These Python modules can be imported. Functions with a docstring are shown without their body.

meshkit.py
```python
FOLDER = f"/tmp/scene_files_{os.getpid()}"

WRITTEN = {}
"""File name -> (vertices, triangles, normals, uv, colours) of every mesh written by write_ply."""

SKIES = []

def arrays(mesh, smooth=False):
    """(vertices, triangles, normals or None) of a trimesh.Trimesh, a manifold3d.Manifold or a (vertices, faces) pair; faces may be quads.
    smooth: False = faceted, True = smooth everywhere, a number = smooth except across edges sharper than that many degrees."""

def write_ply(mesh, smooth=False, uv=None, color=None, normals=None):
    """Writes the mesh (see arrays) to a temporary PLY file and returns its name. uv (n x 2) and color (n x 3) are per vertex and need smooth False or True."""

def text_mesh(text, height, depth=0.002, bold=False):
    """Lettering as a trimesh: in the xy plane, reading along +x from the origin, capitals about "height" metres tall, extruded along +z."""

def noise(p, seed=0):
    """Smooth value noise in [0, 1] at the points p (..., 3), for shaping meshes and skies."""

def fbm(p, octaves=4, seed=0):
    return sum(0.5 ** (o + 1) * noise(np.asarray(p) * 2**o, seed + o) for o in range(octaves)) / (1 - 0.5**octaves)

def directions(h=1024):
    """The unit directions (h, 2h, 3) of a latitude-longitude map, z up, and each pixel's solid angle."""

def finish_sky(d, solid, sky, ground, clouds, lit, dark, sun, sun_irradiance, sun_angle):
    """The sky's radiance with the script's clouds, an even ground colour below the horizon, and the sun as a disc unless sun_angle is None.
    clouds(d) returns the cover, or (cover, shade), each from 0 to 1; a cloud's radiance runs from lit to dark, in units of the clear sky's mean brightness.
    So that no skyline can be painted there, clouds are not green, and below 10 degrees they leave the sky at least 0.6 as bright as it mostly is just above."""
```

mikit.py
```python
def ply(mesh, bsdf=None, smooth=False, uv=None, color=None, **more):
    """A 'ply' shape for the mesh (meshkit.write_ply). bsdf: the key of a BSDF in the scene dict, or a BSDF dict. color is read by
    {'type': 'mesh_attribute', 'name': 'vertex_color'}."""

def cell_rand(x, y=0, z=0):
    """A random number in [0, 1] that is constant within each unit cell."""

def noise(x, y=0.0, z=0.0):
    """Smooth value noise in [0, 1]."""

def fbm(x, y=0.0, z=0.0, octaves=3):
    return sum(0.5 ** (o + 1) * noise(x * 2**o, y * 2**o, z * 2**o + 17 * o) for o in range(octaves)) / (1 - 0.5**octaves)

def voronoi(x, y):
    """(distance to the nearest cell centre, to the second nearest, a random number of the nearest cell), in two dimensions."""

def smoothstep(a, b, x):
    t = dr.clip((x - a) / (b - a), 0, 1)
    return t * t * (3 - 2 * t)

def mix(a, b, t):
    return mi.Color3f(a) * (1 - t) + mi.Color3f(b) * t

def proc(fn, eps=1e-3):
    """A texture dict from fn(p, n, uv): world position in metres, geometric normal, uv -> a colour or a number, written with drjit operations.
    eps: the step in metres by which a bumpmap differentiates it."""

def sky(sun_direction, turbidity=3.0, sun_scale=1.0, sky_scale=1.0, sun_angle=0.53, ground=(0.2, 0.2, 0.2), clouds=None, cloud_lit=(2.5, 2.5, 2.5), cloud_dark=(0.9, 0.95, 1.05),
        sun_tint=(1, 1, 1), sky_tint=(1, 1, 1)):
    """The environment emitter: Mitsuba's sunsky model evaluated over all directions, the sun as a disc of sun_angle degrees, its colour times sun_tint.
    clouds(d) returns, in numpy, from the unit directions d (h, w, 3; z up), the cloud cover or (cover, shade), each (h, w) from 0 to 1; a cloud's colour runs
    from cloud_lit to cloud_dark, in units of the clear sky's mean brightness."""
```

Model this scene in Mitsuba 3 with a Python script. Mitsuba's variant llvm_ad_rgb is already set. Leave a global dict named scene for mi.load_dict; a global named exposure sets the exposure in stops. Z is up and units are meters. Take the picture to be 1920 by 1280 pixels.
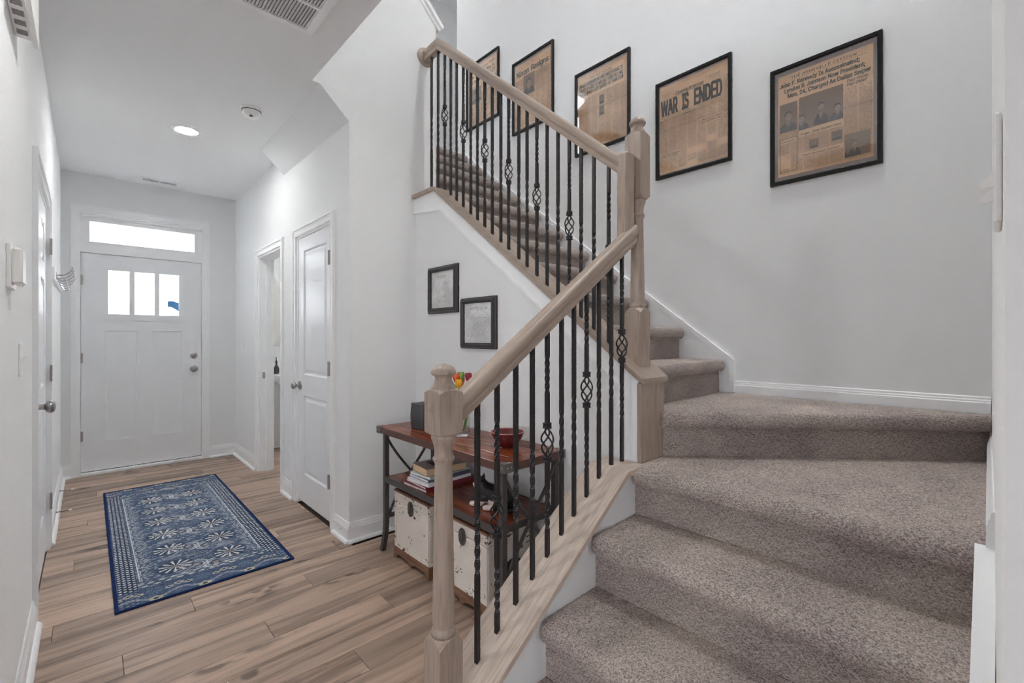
import math, random
import numpy as np, trimesh, mitsuba as mi, drjit as dr
import mikit, meshkit
from mikit import proc, noise, fbm, voronoi, cell_rand, smoothstep, mix
from shapely.geometry import Polygon, box as sbox, Point, LineString
from shapely.ops import unary_union
from shapely import affinity
from scipy.spatial import ConvexHull

random.seed(7)
rng = np.random.default_rng(7)
T = mi.ScalarTransform4f
PI = math.pi
scene, labels = {}, {}

# ------------------------------------------------------------------ camera, sky, exposure
YAW, HC = math.radians(43.0), 1.265
FW = (math.sin(YAW), math.cos(YAW), 0.0)
scene['camera'] = {'type': 'perspective', 'fov': math.degrees(2 * math.atan(960 / 853.0)), 'fov_axis': 'x',
                   'to_world': T().look_at(origin=[0, 0, HC], target=[FW[0], FW[1], HC], up=[0, 0, 1]),
                   'principal_point_offset_y': 6.5 / 1280.0, 'near_clip': 0.02, 'far_clip': 300.0}
scene['sky'] = mikit.sky((-0.4, 0.3, 0.8), turbidity=4.0, sun_scale=0.0, sky_scale=1.0, clouds=lambda d: np.ones(d.shape[:2]),
                         cloud_lit=(1.0, 1.045, 1.12), cloud_dark=(1.0, 1.0, 1.0), ground=(0.45, 0.45, 0.44))
exposure = 5.1
LAMP = 5.8           # radiance of the recessed lamps

# ------------------------------------------------------------------ helpers
def rgb(r, g, b):
    f = lambda c: c / 12.92 if c <= 0.04045 else ((c + 0.055) / 1.055) ** 2.4
    return [f(r / 255), f(g / 255), f(b / 255)]
def C3(v):
    return {'type': 'rgb', 'value': [float(x) for x in v]}
def numbered(key):
    if key not in scene and key not in labels: return key
    k = 1
    while f'{key}_{k:03d}' in scene or f'{key}_{k:03d}' in labels: k += 1
    return f'{key}_{k:03d}'
def put(name, mesh, mat, parent=None, smooth=False, uv=None, label=None, cat=None, group=None, kind=None, flip=None):
    key = numbered(f'{parent}__{name}' if parent else name)
    scene[key] = mikit.ply(mesh, mat, smooth, uv=uv)
    note(key, label, cat, group, kind)
    return key
def note(key, label=None, cat=None, group=None, kind=None):
    d = {k: v for k, v in (('label', label), ('category', cat), ('group', group), ('kind', kind)) if v}
    if d: labels[key] = d
def thing(name, label, cat, group=None, kind=None):
    key = numbered(name)
    note(key, label, cat, group, kind)
    return key
def again(src, name, parent, M):
    key = numbered(f'{parent}__{name}' if parent else name)
    scene[key] = {**scene[src], 'to_world': T(np.asarray(M, float).tolist())}
    return key
def cat_(ms): return trimesh.util.concatenate([m for m in ms if m is not None])
def B(x0, x1, y0, y1, z0, z1, bev=0.0):
    if bev <= 0:
        m = trimesh.creation.box(extents=[x1 - x0, y1 - y0, z1 - z0]); m.apply_translation([(x0 + x1) / 2, (y0 + y1) / 2, (z0 + z1) / 2]); return m
    p = []
    for x, sx in ((x0, 1), (x1, -1)):
        for y, sy in ((y0, 1), (y1, -1)):
            for z, sz in ((z0, 1), (z1, -1)):
                p += [(x + sx * bev, y + sy * bev, z), (x + sx * bev, y, z + sz * bev), (x, y + sy * bev, z + sz * bev)]
    return trimesh.convex.convex_hull(np.array(p))
def hull(p): return trimesh.convex.convex_hull(np.asarray(p, float))
def ex(poly, h):
    gs = getattr(poly, 'geoms', [poly])
    return cat_([trimesh.creation.extrude_polygon(g, h, engine='earcut') for g in gs if g.area > 1e-9])
def frame_m(o, u, v):
    u, v = np.array(u, float), np.array(v, float); w = np.cross(u, v); M = np.eye(4)
    M[:3, 0], M[:3, 1], M[:3, 2], M[:3, 3] = u, v, w, o
    return M
def FX_neg(x, y, z): return frame_m((x, y, z), (0, -1, 0), (0, 0, 1))   # on a wall facing -x
def FX_pos(x, y, z): return frame_m((x, y, z), (0, 1, 0), (0, 0, 1))    # on a wall facing +x
def FY_neg(x, y, z): return frame_m((x, y, z), (1, 0, 0), (0, 0, 1))    # on a wall facing -y
def FY_pos(x, y, z): return frame_m((x, y, z), (-1, 0, 0), (0, 0, 1))
def tf(m, M):
    m = m.copy(); m.apply_transform(M); return m
def shift(m, x, y, z):
    m = m.copy(); m.apply_translation([x, y, z]); return m
def lathe(prof, n=32):
    prof = np.array(prof, float)
    return trimesh.creation.revolve(prof, sections=n)
def spl(P, n):
    from scipy.interpolate import CubicSpline
    P = np.array(P, float); t = np.r_[0, np.cumsum(np.linalg.norm(np.diff(P, axis=0), axis=1))]
    return CubicSpline(t, P)(np.linspace(0, t[-1], n))
def tube(pts, r, n=8, caps=True):
    P = np.array(pts, float); N = len(P); r = np.broadcast_to(np.asarray(r, float), (N,))
    tan = np.gradient(P, axis=0); tan /= np.linalg.norm(tan, axis=1, keepdims=True) + 1e-12
    a = np.array([0, 0, 1.0]) if abs(tan[0][2]) < 0.9 else np.array([1.0, 0, 0])
    V = []; e = np.cross(tan[0], a); e /= np.linalg.norm(e)
    for i in range(N):
        e = e - tan[i] * (e @ tan[i]); e /= np.linalg.norm(e); f = np.cross(tan[i], e)
        th = np.arange(n) * 2 * PI / n
        V.append(P[i] + r[i] * (np.cos(th)[:, None] * e + np.sin(th)[:, None] * f))
    V = np.vstack(V); F = []
    for i in range(N - 1):
        for k in range(n):
            a0, b0 = i * n + k, i * n + (k + 1) % n
            F += [[a0, b0, b0 + n], [a0, b0 + n, a0 + n]]
    if caps:
        V = np.vstack([V, P[0], P[-1]]); c0, c1 = N * n, N * n + 1
        for k in range(n):
            F += [[c0, (k + 1) % n, k], [c1, (N - 1) * n + k, (N - 1) * n + (k + 1) % n]]
    return trimesh.Trimesh(V, F, process=False)
def loft(rings, caps=True):
    """rings: list of (n,3) closed loops."""
    n = len(rings[0]); V = np.vstack(rings); F = []
    for i in range(len(rings) - 1):
        for k in range(n):
            a0, b0 = i * n + k, i * n + (k + 1) % n
            F += [[a0, b0, b0 + n], [a0, b0 + n, a0 + n]]
    if caps:
        for i, rev in ((0, True), (len(rings) - 1, False)):
            c = len(V); V = np.vstack([V, np.mean(rings[i], axis=0)])
            for k in range(n):
                t = [c, i * n + k, i * n + (k + 1) % n]
                F.append(t[::-1] if rev else t)
    m = trimesh.Trimesh(V, F, process=False); m.fix_normals(); return m
def rect_ring(o, i):
    return Polygon([(o[0], o[1]), (o[2], o[1]), (o[2], o[3]), (o[0], o[3])]).difference(sbox(*i))
def text(s, h, depth=0.0004, bold=False, width=None, squeeze=1.0, slant=0.0, center=False):
    m = meshkit.text_mesh(s, h, depth, bold)
    v = m.vertices.copy(); v[:, 0] *= squeeze
    v[:, 0] += slant * v[:, 1]; m.vertices = v
    if width: m.vertices[:, 0] *= width / (v[:, 0].max() - v[:, 0].min())
    x0 = m.vertices[:, 0].min(); x1 = m.vertices[:, 0].max()
    m.vertices[:, 0] -= (x0 + x1) / 2 if center else x0
    return m

# ------------------------------------------------------------------ materials
def mat(name, base, rough=0.5, metal=0.0, coat=0.0, spec=0.5, sheen=0.0, bump=None, bs=0.001, eps=1e-3, thin=False):
    d = {'type': 'principled', 'base_color': base if isinstance(base, dict) else C3(base), 'roughness': rough, 'metallic': metal, 'specular': spec}
    if coat: d['clearcoat'] = coat; d['clearcoat_gloss'] = 0.85
    if sheen: d['sheen'] = sheen
    if bump is not None: d = {'type': 'bumpmap', 'nested': {'type': 'proc', **proc(bump, eps)}, 'scale': bs, 'bsdf': d}
    scene['mat_' + name] = {'type': 'twosided', 'bsdf': d}
    return 'mat_' + name
WALL = mat('wall', [.79, .80, .805], .75, spec=.25)
CEIL = mat('ceiling', [.82, .83, .835], .85, spec=.2)
TRIM = mat('trim', [.85, .86, .87], .32)
DOORW = mat('door', [.81, .825, .845], .28)
PLASTIC = mat('plastic', [.86, .86, .85], .35)
DARK = mat('dark', [.015, .015, .015], .6)
DUCT = mat('duct', [.30, .30, .30], .7)
NICKEL = mat('nickel', [.42, .41, .405], .26, metal=1.0)
IRON = mat('iron', [.014, .013, .014], .36, spec=.5)
BLACKFRAME = mat('blackframe', [.006, .0055, .0055], .4, spec=.3)
GREYFRAME = mat('greyframe', [.035, .033, .033], .4)
MATBOARD = mat('matboard', [.25, .20, .185], .85)
INK = mat('ink', [.022, .013, .008], .85, spec=.2)
INKSOFT = mat('inksoft', [.16, .10, .062], .85, spec=.2)
PHOTO_D = mat('photo_dark', [.045, .032, .026], .8, spec=.2)
PHOTO_M = mat('photo_mid', [.19, .115, .065], .8, spec=.2)
PHOTO_L = mat('photo_light', [.33, .21, .13], .8, spec=.2)
METAL = mat('table_metal', [.085, .076, .073], .42, metal=.3)
PEWTER = mat('pewter', [.22, .21, .20], .4, metal=.9)
SLATE = mat('slate', [.05, .05, .055], .45)
MAROON = mat('bowl_glaze', [.13, .012, .016], .12, coat=1.0)
CREAMW = mat('cream', [.75, .72, .68], .5)
CERAMIC = mat('ceramic', [.85, .85, .85], .1, coat=.6)
GLASSP = 'mat_pane'; scene[GLASSP] = {'type': 'thindielectric', 'int_ior': 1.5}
scene['mat_glass'] = {'type': 'dielectric', 'int_ior': 1.5}
MIRROR = 'mat_mirror'; scene[MIRROR] = {'type': 'twosided', 'bsdf': {'type': 'roughconductor', 'material': 'Ag', 'alpha': 0.12}}

def carpet_fn(p, n, uv):
    f = noise(p.x * 430, p.y * 430, p.z * 430)
    g = noise(p.x * 230 + 3, p.y * 230, p.z * 230)
    b = fbm(p.x * 5.5 + 7, p.y * 7.0, p.z * 6, 3)
    t = dr.clip(.20 + .50 * smoothstep(.25, .75, f) + .34 * smoothstep(.2, .8, g) + .38 * (b - .5), 0, 1)
    hi = mix([.575, .495, .465], [.61, .53, .475], smoothstep(.35, .65, b))
    return mix([.098, .075, .073], hi * .86, t)
CARPET = mat('carpet', proc(carpet_fn), .95, sheen=.35, spec=.1)

def oak_fn(p, n, uv):
    g = fbm(p.x * 55, p.y * 55, p.z * 6, 3)
    s = noise(p.x * 260, p.y * 260, p.z * 14)
    t = dr.clip(.55 * g + .45 * s, 0, 1)
    return mix([.290, .222, .178], [.385, .305, .250], smoothstep(.2, .65, t))
OAK = mat('oak', proc(oak_fn), .36, coat=.25)
def oakl_fn(p, n, uv):
    a = p.z - .70 * p.x; g = fbm(p.x * 5, p.y * 60, a * 60, 3); s = noise(p.x * 10, p.y * 260, a * 260)
    return mix([.290, .222, .178], [.385, .305, .250], smoothstep(.2, .65, .55 * g + .45 * s))
OAKL = mat('oak_rail_lower', proc(oakl_fn), .36, coat=.25)
def oaku_fn(p, n, uv):
    a = p.z - .843 * p.y; g = fbm(p.y * 5, p.x * 60, a * 60, 3); s = noise(p.y * 10, p.x * 260, a * 260)
    return mix([.290, .222, .178], [.385, .305, .250], smoothstep(.2, .65, .55 * g + .45 * s))
OAKU = mat('oak_rail_upper', proc(oaku_fn), .36, coat=.25)
def oakx_fn(p, n, uv):
    g = fbm(p.x * 8, p.y * 70, p.z * 8, 3); s = noise(p.x * 14, p.y * 260, p.z * 14)
    return mix([.42, .338, .280], [.56, .463, .395], smoothstep(.25, .7, .5 * g + .5 * s))
OAKX = mat('oak_cap', proc(oakx_fn), .42, coat=.15)

def plank_fn(p, n, uv):
    k = dr.floor(uv.y / 10.0); tone = cell_rand(k, 3); tone2 = cell_rand(k, 8)
    u = uv.x; v = uv.y
    warp = fbm(u * 1.3, v * 5, 0.0, 3) - .5
    g = fbm(u * 1.1 + 4, (v + .10 * warp) * 26, 0.0, 4)
    f = noise(u * 14, v * 230)
    st = smoothstep(.60, .74, fbm(u * .9 + 11, (v + .12 * warp) * 13 + 5, 0.0, 3))
    kn = smoothstep(.80, .93, noise(u * 3.1, v * 8.0)) * smoothstep(.35, .6, noise(u * 22, v * 45))
    c = mix([.165, .108, .080], [.45, .320, .245], smoothstep(.22, .74, g * .75 + f * .15 + .12))
    c = c * (0.70 + .58 * tone)
    c = mix(c, mi.Color3f(.29, .215, .172), .35 * tone2)
    c = mix(c, mi.Color3f(.135, .088, .062), .48 * st)
    c = c * (1 - .6 * kn)
    return c
PLANK = mat('plank', proc(plank_fn), .38, spec=.45)
GAP = mat('plank_gap', [.06, .042, .032], .8)

def rug_fn(p, n, uv):
    u, v = uv.x, uv.y
    W, L = .768, 2.19
    um = dr.minimum(u, W - u)                                   # distance from the long edge
    vm = dr.minimum(v, L - v)
    weave = .5 * noise(u * 210, v * 75) + .5 * noise(u * 420, v * 300)
    strip = noise(u * 26, v * 150)
    navy = mi.Color3f(.024, .040, .085)
    mid = mi.Color3f(.095, .138, .205)
    pale = mi.Color3f(.56, .57, .60)
    fieldw = smoothstep(.42, .72, .6 * strip + .4 * fbm(u * 40, v * 60, 0.0, 3))
    c = mix(navy * 1.5, mid, dr.clip(.15 + .55 * fieldw + .35 * weave, 0, 1))
    c = mix(c, pale, .45 * smoothstep(.60, .80, noise(u * 55 + 9, v * 190)))
    def add(c, m, col=None, a=1.0):
        return mix(c, pale if col is None else mi.Color3f(*col), dr.clip(m, 0, 1) * a * (.72 + .4 * weave))
    # long side bands: staggered dashes
    inband = mi.Float(dr.select((um > .014) & (um < .092), 1.0, 0.0))
    row = dr.floor((um - .014) / .0195)
    fx = ((um - .014) / .0195 - row - .5)
    fy = (v + row * .014) / .028; fy = fy - dr.floor(fy) - .5
    dash = smoothstep(.42, .30, dr.sqrt(dr.square(fx * .95) + dr.square(fy * 1.35)))
    c = mix(c, navy, inband)
    c = add(c, dash * inband, None, .95)
    # thin rule between field and band
    c = add(c, smoothstep(.0038, .0022, dr.abs(um - .104)) * mi.Float(dr.select(vm > .27, 1.0, 0.0)))
    # starbursts in two columns
    P = .276
    for cu in (.262, .520):
        vv = v - .345; k = dr.floor(vv / P + .5); dv = vv - k * P; du = u - cu
        ok = mi.Float(dr.select((k > -.5) & (k < 5.5), 1.0, 0.0))
        r = dr.sqrt(du * du + dv * dv); th = dr.atan2(dv, du)
        pet = smoothstep(.25, .65, dr.cos(th * 11)) * smoothstep(.080, .073, r) * smoothstep(.012, .020, r)
        bg = smoothstep(.092, .082, r)
        c = mix(c, navy * 1.2, bg * ok * .75)
        c = add(c, pet * ok, (.62, .61, .60))
        c = add(c, smoothstep(.016, .010, r) * ok, (.33, .24, .20), .8)
        dv2 = dv - dr.select(dv > 0, 1.0, -1.0) * P / 2
        el = dr.sqrt(dr.square(du / .050) + dr.square(dv2 / .026))
        c = add(c, smoothstep(1.0, .85, el) * ok, (.26, .29, .34), .9)
        c = add(c, smoothstep(.14, .07, dr.abs(el - .45)) * ok, (.12, .15, .22), .8)
    # crescents down the middle
    vv = v - .27; k = dr.floor(vv / .292 + .5); dv = vv - k * .292; ok = mi.Float(dr.select((k > -.5) & (k < 6.5), 1.0, 0.0))
    for s in (-1.0, 1.0):
        du = (u - .392 - s * .042); dy = dv + s * .020
        r = dr.sqrt(dr.square(du / 1.0) + dr.square(dy / 1.15))
        side = smoothstep(-.02, .01, -s * du)
        c = add(c, smoothstep(.0045, .002, dr.abs(r - .052)) * side * ok, None, .9)
        c = add(c, smoothstep(.0045, .002, dr.abs(r - .034)) * side * ok, None, .8)
        th = dr.atan2(dy, du)
        c = add(c, smoothstep(.5, .8, dr.sin(th * 22)) * smoothstep(.034, .037, r) * smoothstep(.051, .048, r) * side * ok, None, .5)
        c = add(c, smoothstep(.016, .011, dr.sqrt(du * du + dy * dy * .7)) * ok, (.36, .29, .27), .9)
        ray = smoothstep(.45, .8, dr.cos(th * 18)) * smoothstep(.105, .085, r) * smoothstep(.020, .034, r) * (1 - side) * smoothstep(.35, .75, dr.abs(dr.cos(th)))
        c = add(c, ray * ok, None, .75)
    # sprigs along the rule
    vs = (v + .02) / .10; vs = vs - dr.floor(vs) - .5
    du = (um - .108); th = dr.atan2(vs * .10, du); r = dr.sqrt(du * du + dr.square(vs * .10))
    c = add(c, smoothstep(.4, .8, dr.cos(th * 13)) * smoothstep(.062, .05, r) * smoothstep(.008, .018, r) * mi.Float(dr.select((um > .108) & (vm > .26), 1.0, 0.0)), None, .65)
    # end borders
    endb = mi.Float(dr.select(vm < .262, 1.0, 0.0)) * mi.Float(dr.select(um > .094, 1.0, 0.0))
    endall = mi.Float(dr.select(vm < .175, 1.0, 0.0))
    c = mix(c, navy * 1.3 + .6 * mid * weave, endall * .75)
    ru = u / .048; rv = (vm - .178) / .030; rr = dr.floor(rv); ru = ru + .5 * rr; ru = ru - dr.floor(ru) - .5; rv = rv - rr - .5
    dd = smoothstep(.32, .2, dr.sqrt(dr.square(ru * .85) + dr.square(rv * 1.1)))
    c = add(c, dd * endb * mi.Float(dr.select((vm > .178) & (vm < .238), 1.0, 0.0)), None, .9)
    wv = .052 + .022 * dr.sin(u * 2 * PI / .20)
    c = add(c, smoothstep(.004, .002, dr.abs(vm - wv - .006)) * endall, None, .7)
    c = add(c, smoothstep(.004, .002, dr.abs(vm - wv + .006)) * endall, None, .7)
    for (per, off, cv, R, col) in ((.20, .05, .128, .019, (.45, .42, .40)), (.20, .15, .030, .024, (.50, .46, .36)), (.20, .09, .112, .016, (.45, .42, .40)), (.20, .01, .112, .016, (.45, .42, .40))):
        uu = (u - off) / per; uu = (uu - dr.floor(uu + .5)) * per
        r = dr.sqrt(dr.square(uu * .8) + dr.square(vm - cv)); th = dr.atan2(vm - cv, uu)
        c = add(c, smoothstep(R, R * .85, r * (1 + .12 * dr.cos(th * 6))) * endall, col, .9)
        c = mix(c, navy, smoothstep(R * .42, R * .3, r) * endall)
    uu = (u - .15) / .20; uu = (uu - dr.floor(uu + .5)) * .20; r = dr.sqrt(uu * uu + dr.square(vm - .12)); th = dr.atan2(vm - .12, uu)
    c = add(c, smoothstep(.5, .85, dr.cos(th * 14)) * smoothstep(.042, .03, r) * endall, (.22, .28, .36), .9)
    edge = mi.Float(dr.select((um < .012) | (vm < .012), 1.0, 0.0))
    c = mix(c, mi.Color3f(.012, .026, .095), edge)
    return c * (.8 + .4 * weave)
RUG = mat('rug', proc(rug_fn), .95, spec=.1, sheen=.15)
RUGEDGE = mat('rug_edge', [.012, .026, .095], .9, spec=.1)

def tablewood_fn(p, n, uv):
    g = fbm(p.x * 40, p.y * 5, p.z * 40, 4); s = noise(p.x * 210, p.y * 14, p.z * 200)
    return mix([.075, .015, .006], [.215, .048, .015], smoothstep(.25, .75, .7 * g + .3 * s))
TABLEW = mat('table_wood', proc(tablewood_fn), .24, coat=.5)
TABLEEDGE = mat('table_edge', [.10, .045, .035], .45)
def trunk_fn(p, n, uv):
    chip = smoothstep(.63, .66, fbm(p.x * 50, p.y * 75, p.z * 75, 3)) * smoothstep(.55, .60, fbm(p.x * 12 + 3, p.y * 12 + 1, p.z * 14, 2))
    dirt = fbm(p.x * 9, p.y * 9, p.z * 9, 3)
    c = mix([.66, .60, .54], [.73, .68, .63], dirt)
    return mix(c, [.075, .05, .035], chip)
TRUNKP = mat('trunk_paint', proc(trunk_fn), .55)
def trunkw_fn(p, n, uv):
    g = fbm(p.x * 60, p.y * 9, p.z * 90, 3)
    return mix([.09, .04, .022], [.30, .16, .095], g)
TRUNKW = mat('trunk_wood', proc(trunkw_fn), .6)

def paper_fn(p, n, uv):
    """Yellowed newsprint; u and v in metres on the sheet, each sheet in its own 10 m cell of v."""
    k = dr.floor(uv.y / 10); u = uv.x; v = uv.y - 10 * k
    st = fbm(u * 5 + 13 * k, v * 5, 0.0, 4)
    c = mix([.53, .32, .175], [.74, .505, .32], smoothstep(.25, .75, st))
    fold = smoothstep(.012, 0.0, dr.abs(v - .268 + .01 * noise(u * 20, k)))
    c = c * (1 - .22 * fold)
    ncol = 7.0; cw = .405 / ncol
    cu = u / cw; cf = cu - dr.floor(cu)
    incol = mi.Float(dr.select((cf > .06) & (cf < .94) & (u > .004) & (u < .401) & (v > .012) & (v < .46), 1.0, 0.0))
    ln = v / .0042; lf = ln - dr.floor(ln)
    para = mi.Float(dr.select(noise(dr.floor(cu) * 7.3 + k, dr.floor(ln / 9) * 3.1) > .14, 1.0, 0.0))
    word = smoothstep(.36, .46, noise(u * 620, dr.floor(ln) * 5.7 + k * 31))
    c = mix(c, mi.Color3f(.12, .068, .036), incol * para * word * smoothstep(.30, .42, lf) * .62)
    return c
PAPER = mat('newsprint', proc(paper_fn), .8, spec=.2)
PAPERPLAIN = mat('newsprint_plain', [.66, .435, .265], .8, spec=.2)
def sketch_fn(p, n, uv):
    b = fbm(uv.x * 9, uv.y * 9, 0.0, 4)
    return mix([.55, .55, .55], [.80, .80, .80], smoothstep(.3, .7, b))
SKETCH = mat('print_paper', proc(sketch_fn), .7)
SKETCHINK = mat('print_ink', [.30, .30, .305], .7)
def fur_fn(p, n, uv):
    return mix([.012, .011, .012], [.05, .045, .045], noise(p.x * 300, p.y * 300, p.z * 120))
FURB = mat('fur_black', proc(fur_fn), .6)
FURW = mat('fur_white', [.70, .60, .56], .6)

# ------------------------------------------------------------------ building shell
XL, XR, XN, YW, YF, XW, ZC = -.178, 1.185, 2.72, 2.75, 5.72, 1.655, 2.775
TH = .12
# left wall with its door opening
LD = (2.945, 3.870, 2.045)
pl = sbox(1.45, 0, YF + TH, 3.0).difference(sbox(LD[0], -1, LD[1], LD[2]))
put('wall_left', tf(ex(pl, TH), FX_pos(XL - TH, 0, 0)), WALL, label='white left hallway wall with a closed door and hook rack', kind='structure')
# front wall
FD = (-.050, .880, 2.405)
pf = sbox(XL, 0, 2.6, 3.0).difference(sbox(FD[0], -1, FD[1], FD[2]))
put('wall_front', tf(ex(pf, TH), FY_neg(0, YF + TH, 0)), WALL, label='white end wall around the front door', kind='structure')
# right hallway wall (closet and bathroom openings), u = y
CD = (3.030, 3.712, 2.042); BD = (4.090, 4.792, 2.035)
pr = sbox(YW, 0, YF, 2.607).difference(sbox(CD[0], -1, CD[1], CD[2])).difference(sbox(BD[0], -1, BD[1], BD[2]))
m1 = tf(ex(pr, .125), frame_m((XR, 0, 0), (0, 1, 0), (0, 0, 1)))
m2 = B(XR, XR + .125, YW, YF, 2.607, 3.0)
put('wall_right', cat_([m1, m2]), WALL, label='white right hallway wall with closet door and bathroom doorway', kind='structure')
# sloped bulkhead between ceiling and right wall
bk = Polygon([(1.005, ZC), (XR, 2.607), (XR, ZC)])
put('trim_1', tf(ex(bk, 4.03 - YW), frame_m((0, 4.03, 0), (1, 0, 0), (0, 0, 1))), WALL, label='sloped white bulkhead where hallway ceiling meets right wall', kind='structure')
# wall facing the camera between hallway and stairs
pw = Polygon([(XR, 0), (1.82, 0), (1.82, 3.52), (1.14, 4.20), (.961, 4.20), (.961, ZC), (1.005, ZC), (XR, 2.607)])
put('wall_closet', tf(ex(pw, TH), FY_neg(0, YW + TH, 0)), WALL, label='white wall facing the viewer between hallway and staircase', kind='structure')
d = .052 / math.sqrt(2)
tp = Polygon([(1.835, 3.505), (1.14, 4.20), (1.14 + d, 4.20 + d), (1.835 + d, 3.505 + d)])
tp2 = Polygon([(1.82 + .6 * d, 3.505 + .0 * d), (1.835 + d * .2, 3.49), (1.835 + d, 3.505 + d), (1.835, 3.505 + .5 * d)])
tk = 'trim_2'
note(tk, 'sloped white cap trim on top of the wall high above the stairs', kind='structure')
put('cap_board', tf(ex(Polygon([(1.86, 3.48), (1.12, 4.22), (1.12 + d * .45, 4.22 + d * .45), (1.86 + d * .45, 3.48 + d * .45)]), TH + .05), FY_neg(0, YW + TH + .025, 0)), TRIM, tk)
put('moulding', tf(ex(Polygon([(1.842, 3.462), (1.12, 4.184), (1.12 + d * .5, 4.184 + d * .5), (1.842 + d * .5, 3.462 + d * .5)]), TH + .02), FY_neg(0, YW + TH + .01, 0)), TRIM, tk)
# knee wall under the upper flight
def captop(y): return 1.252 + .755 * (min(y, 2.49) - 1.18)
pk = Polygon([(1.006, 0), (YW, 0), (YW, captop(2.6) - .021), (2.49, captop(2.49) - .021), (1.006, captop(1.006) - .024)])
put('wall_understairs', tf(ex(pk, 1.81 - XW), frame_m((XW, 0, 0), (0, 1, 0), (0, 0, 1))), WALL, label='white wall under the upper flight of stairs behind the console table', kind='structure')
# lower curb wall carrying the lower balustrade, u = x
def curbtop(x): return .302 + .70 * (min(x, 1.50) - .849)
pc = Polygon([(.745, 0), (1.655, 0), (1.655, curbtop(1.6) - .021), (1.50, curbtop(1.5) - .021), (.745, curbtop(.745) - .024)])
cb = tf(ex(pc, .14), frame_m((0, 1.125, 0), (1, 0, 0), (0, 0, 1)))
cb2 = B(1.655, 1.81, .985, 1.006, 0, curbtop(1.6) - .021)
put('wall_curb', cat_([cb, cb2]), WALL, label='low white sloped wall beside the lower carpeted steps', kind='structure')
# wall with newspapers and the far stairwell walls
put('wall_stair', B(XN, XN + TH, -.12, 3.73, 0, 5.42), WALL, label='tall pale stairwell wall hung with framed newspapers', kind='structure')
put('wall_landing', B(-2.6, 5.0, 4.72, 4.84, 2.78, 5.42).difference(B(-1.7, .3, 4.6, 5.0, 3.75, 5.1)) if False else cat_([B(1.31, 3.9, 4.72, 4.84, 3.0, 5.42), B(3.78, 3.9, 3.73, 4.72, 3.0, 5.42), B(2.84, 3.9, 3.61, 3.73, 3.0, 5.42)]), WALL, label='pale upstairs wall beyond the top of the stairs', kind='structure')
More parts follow.
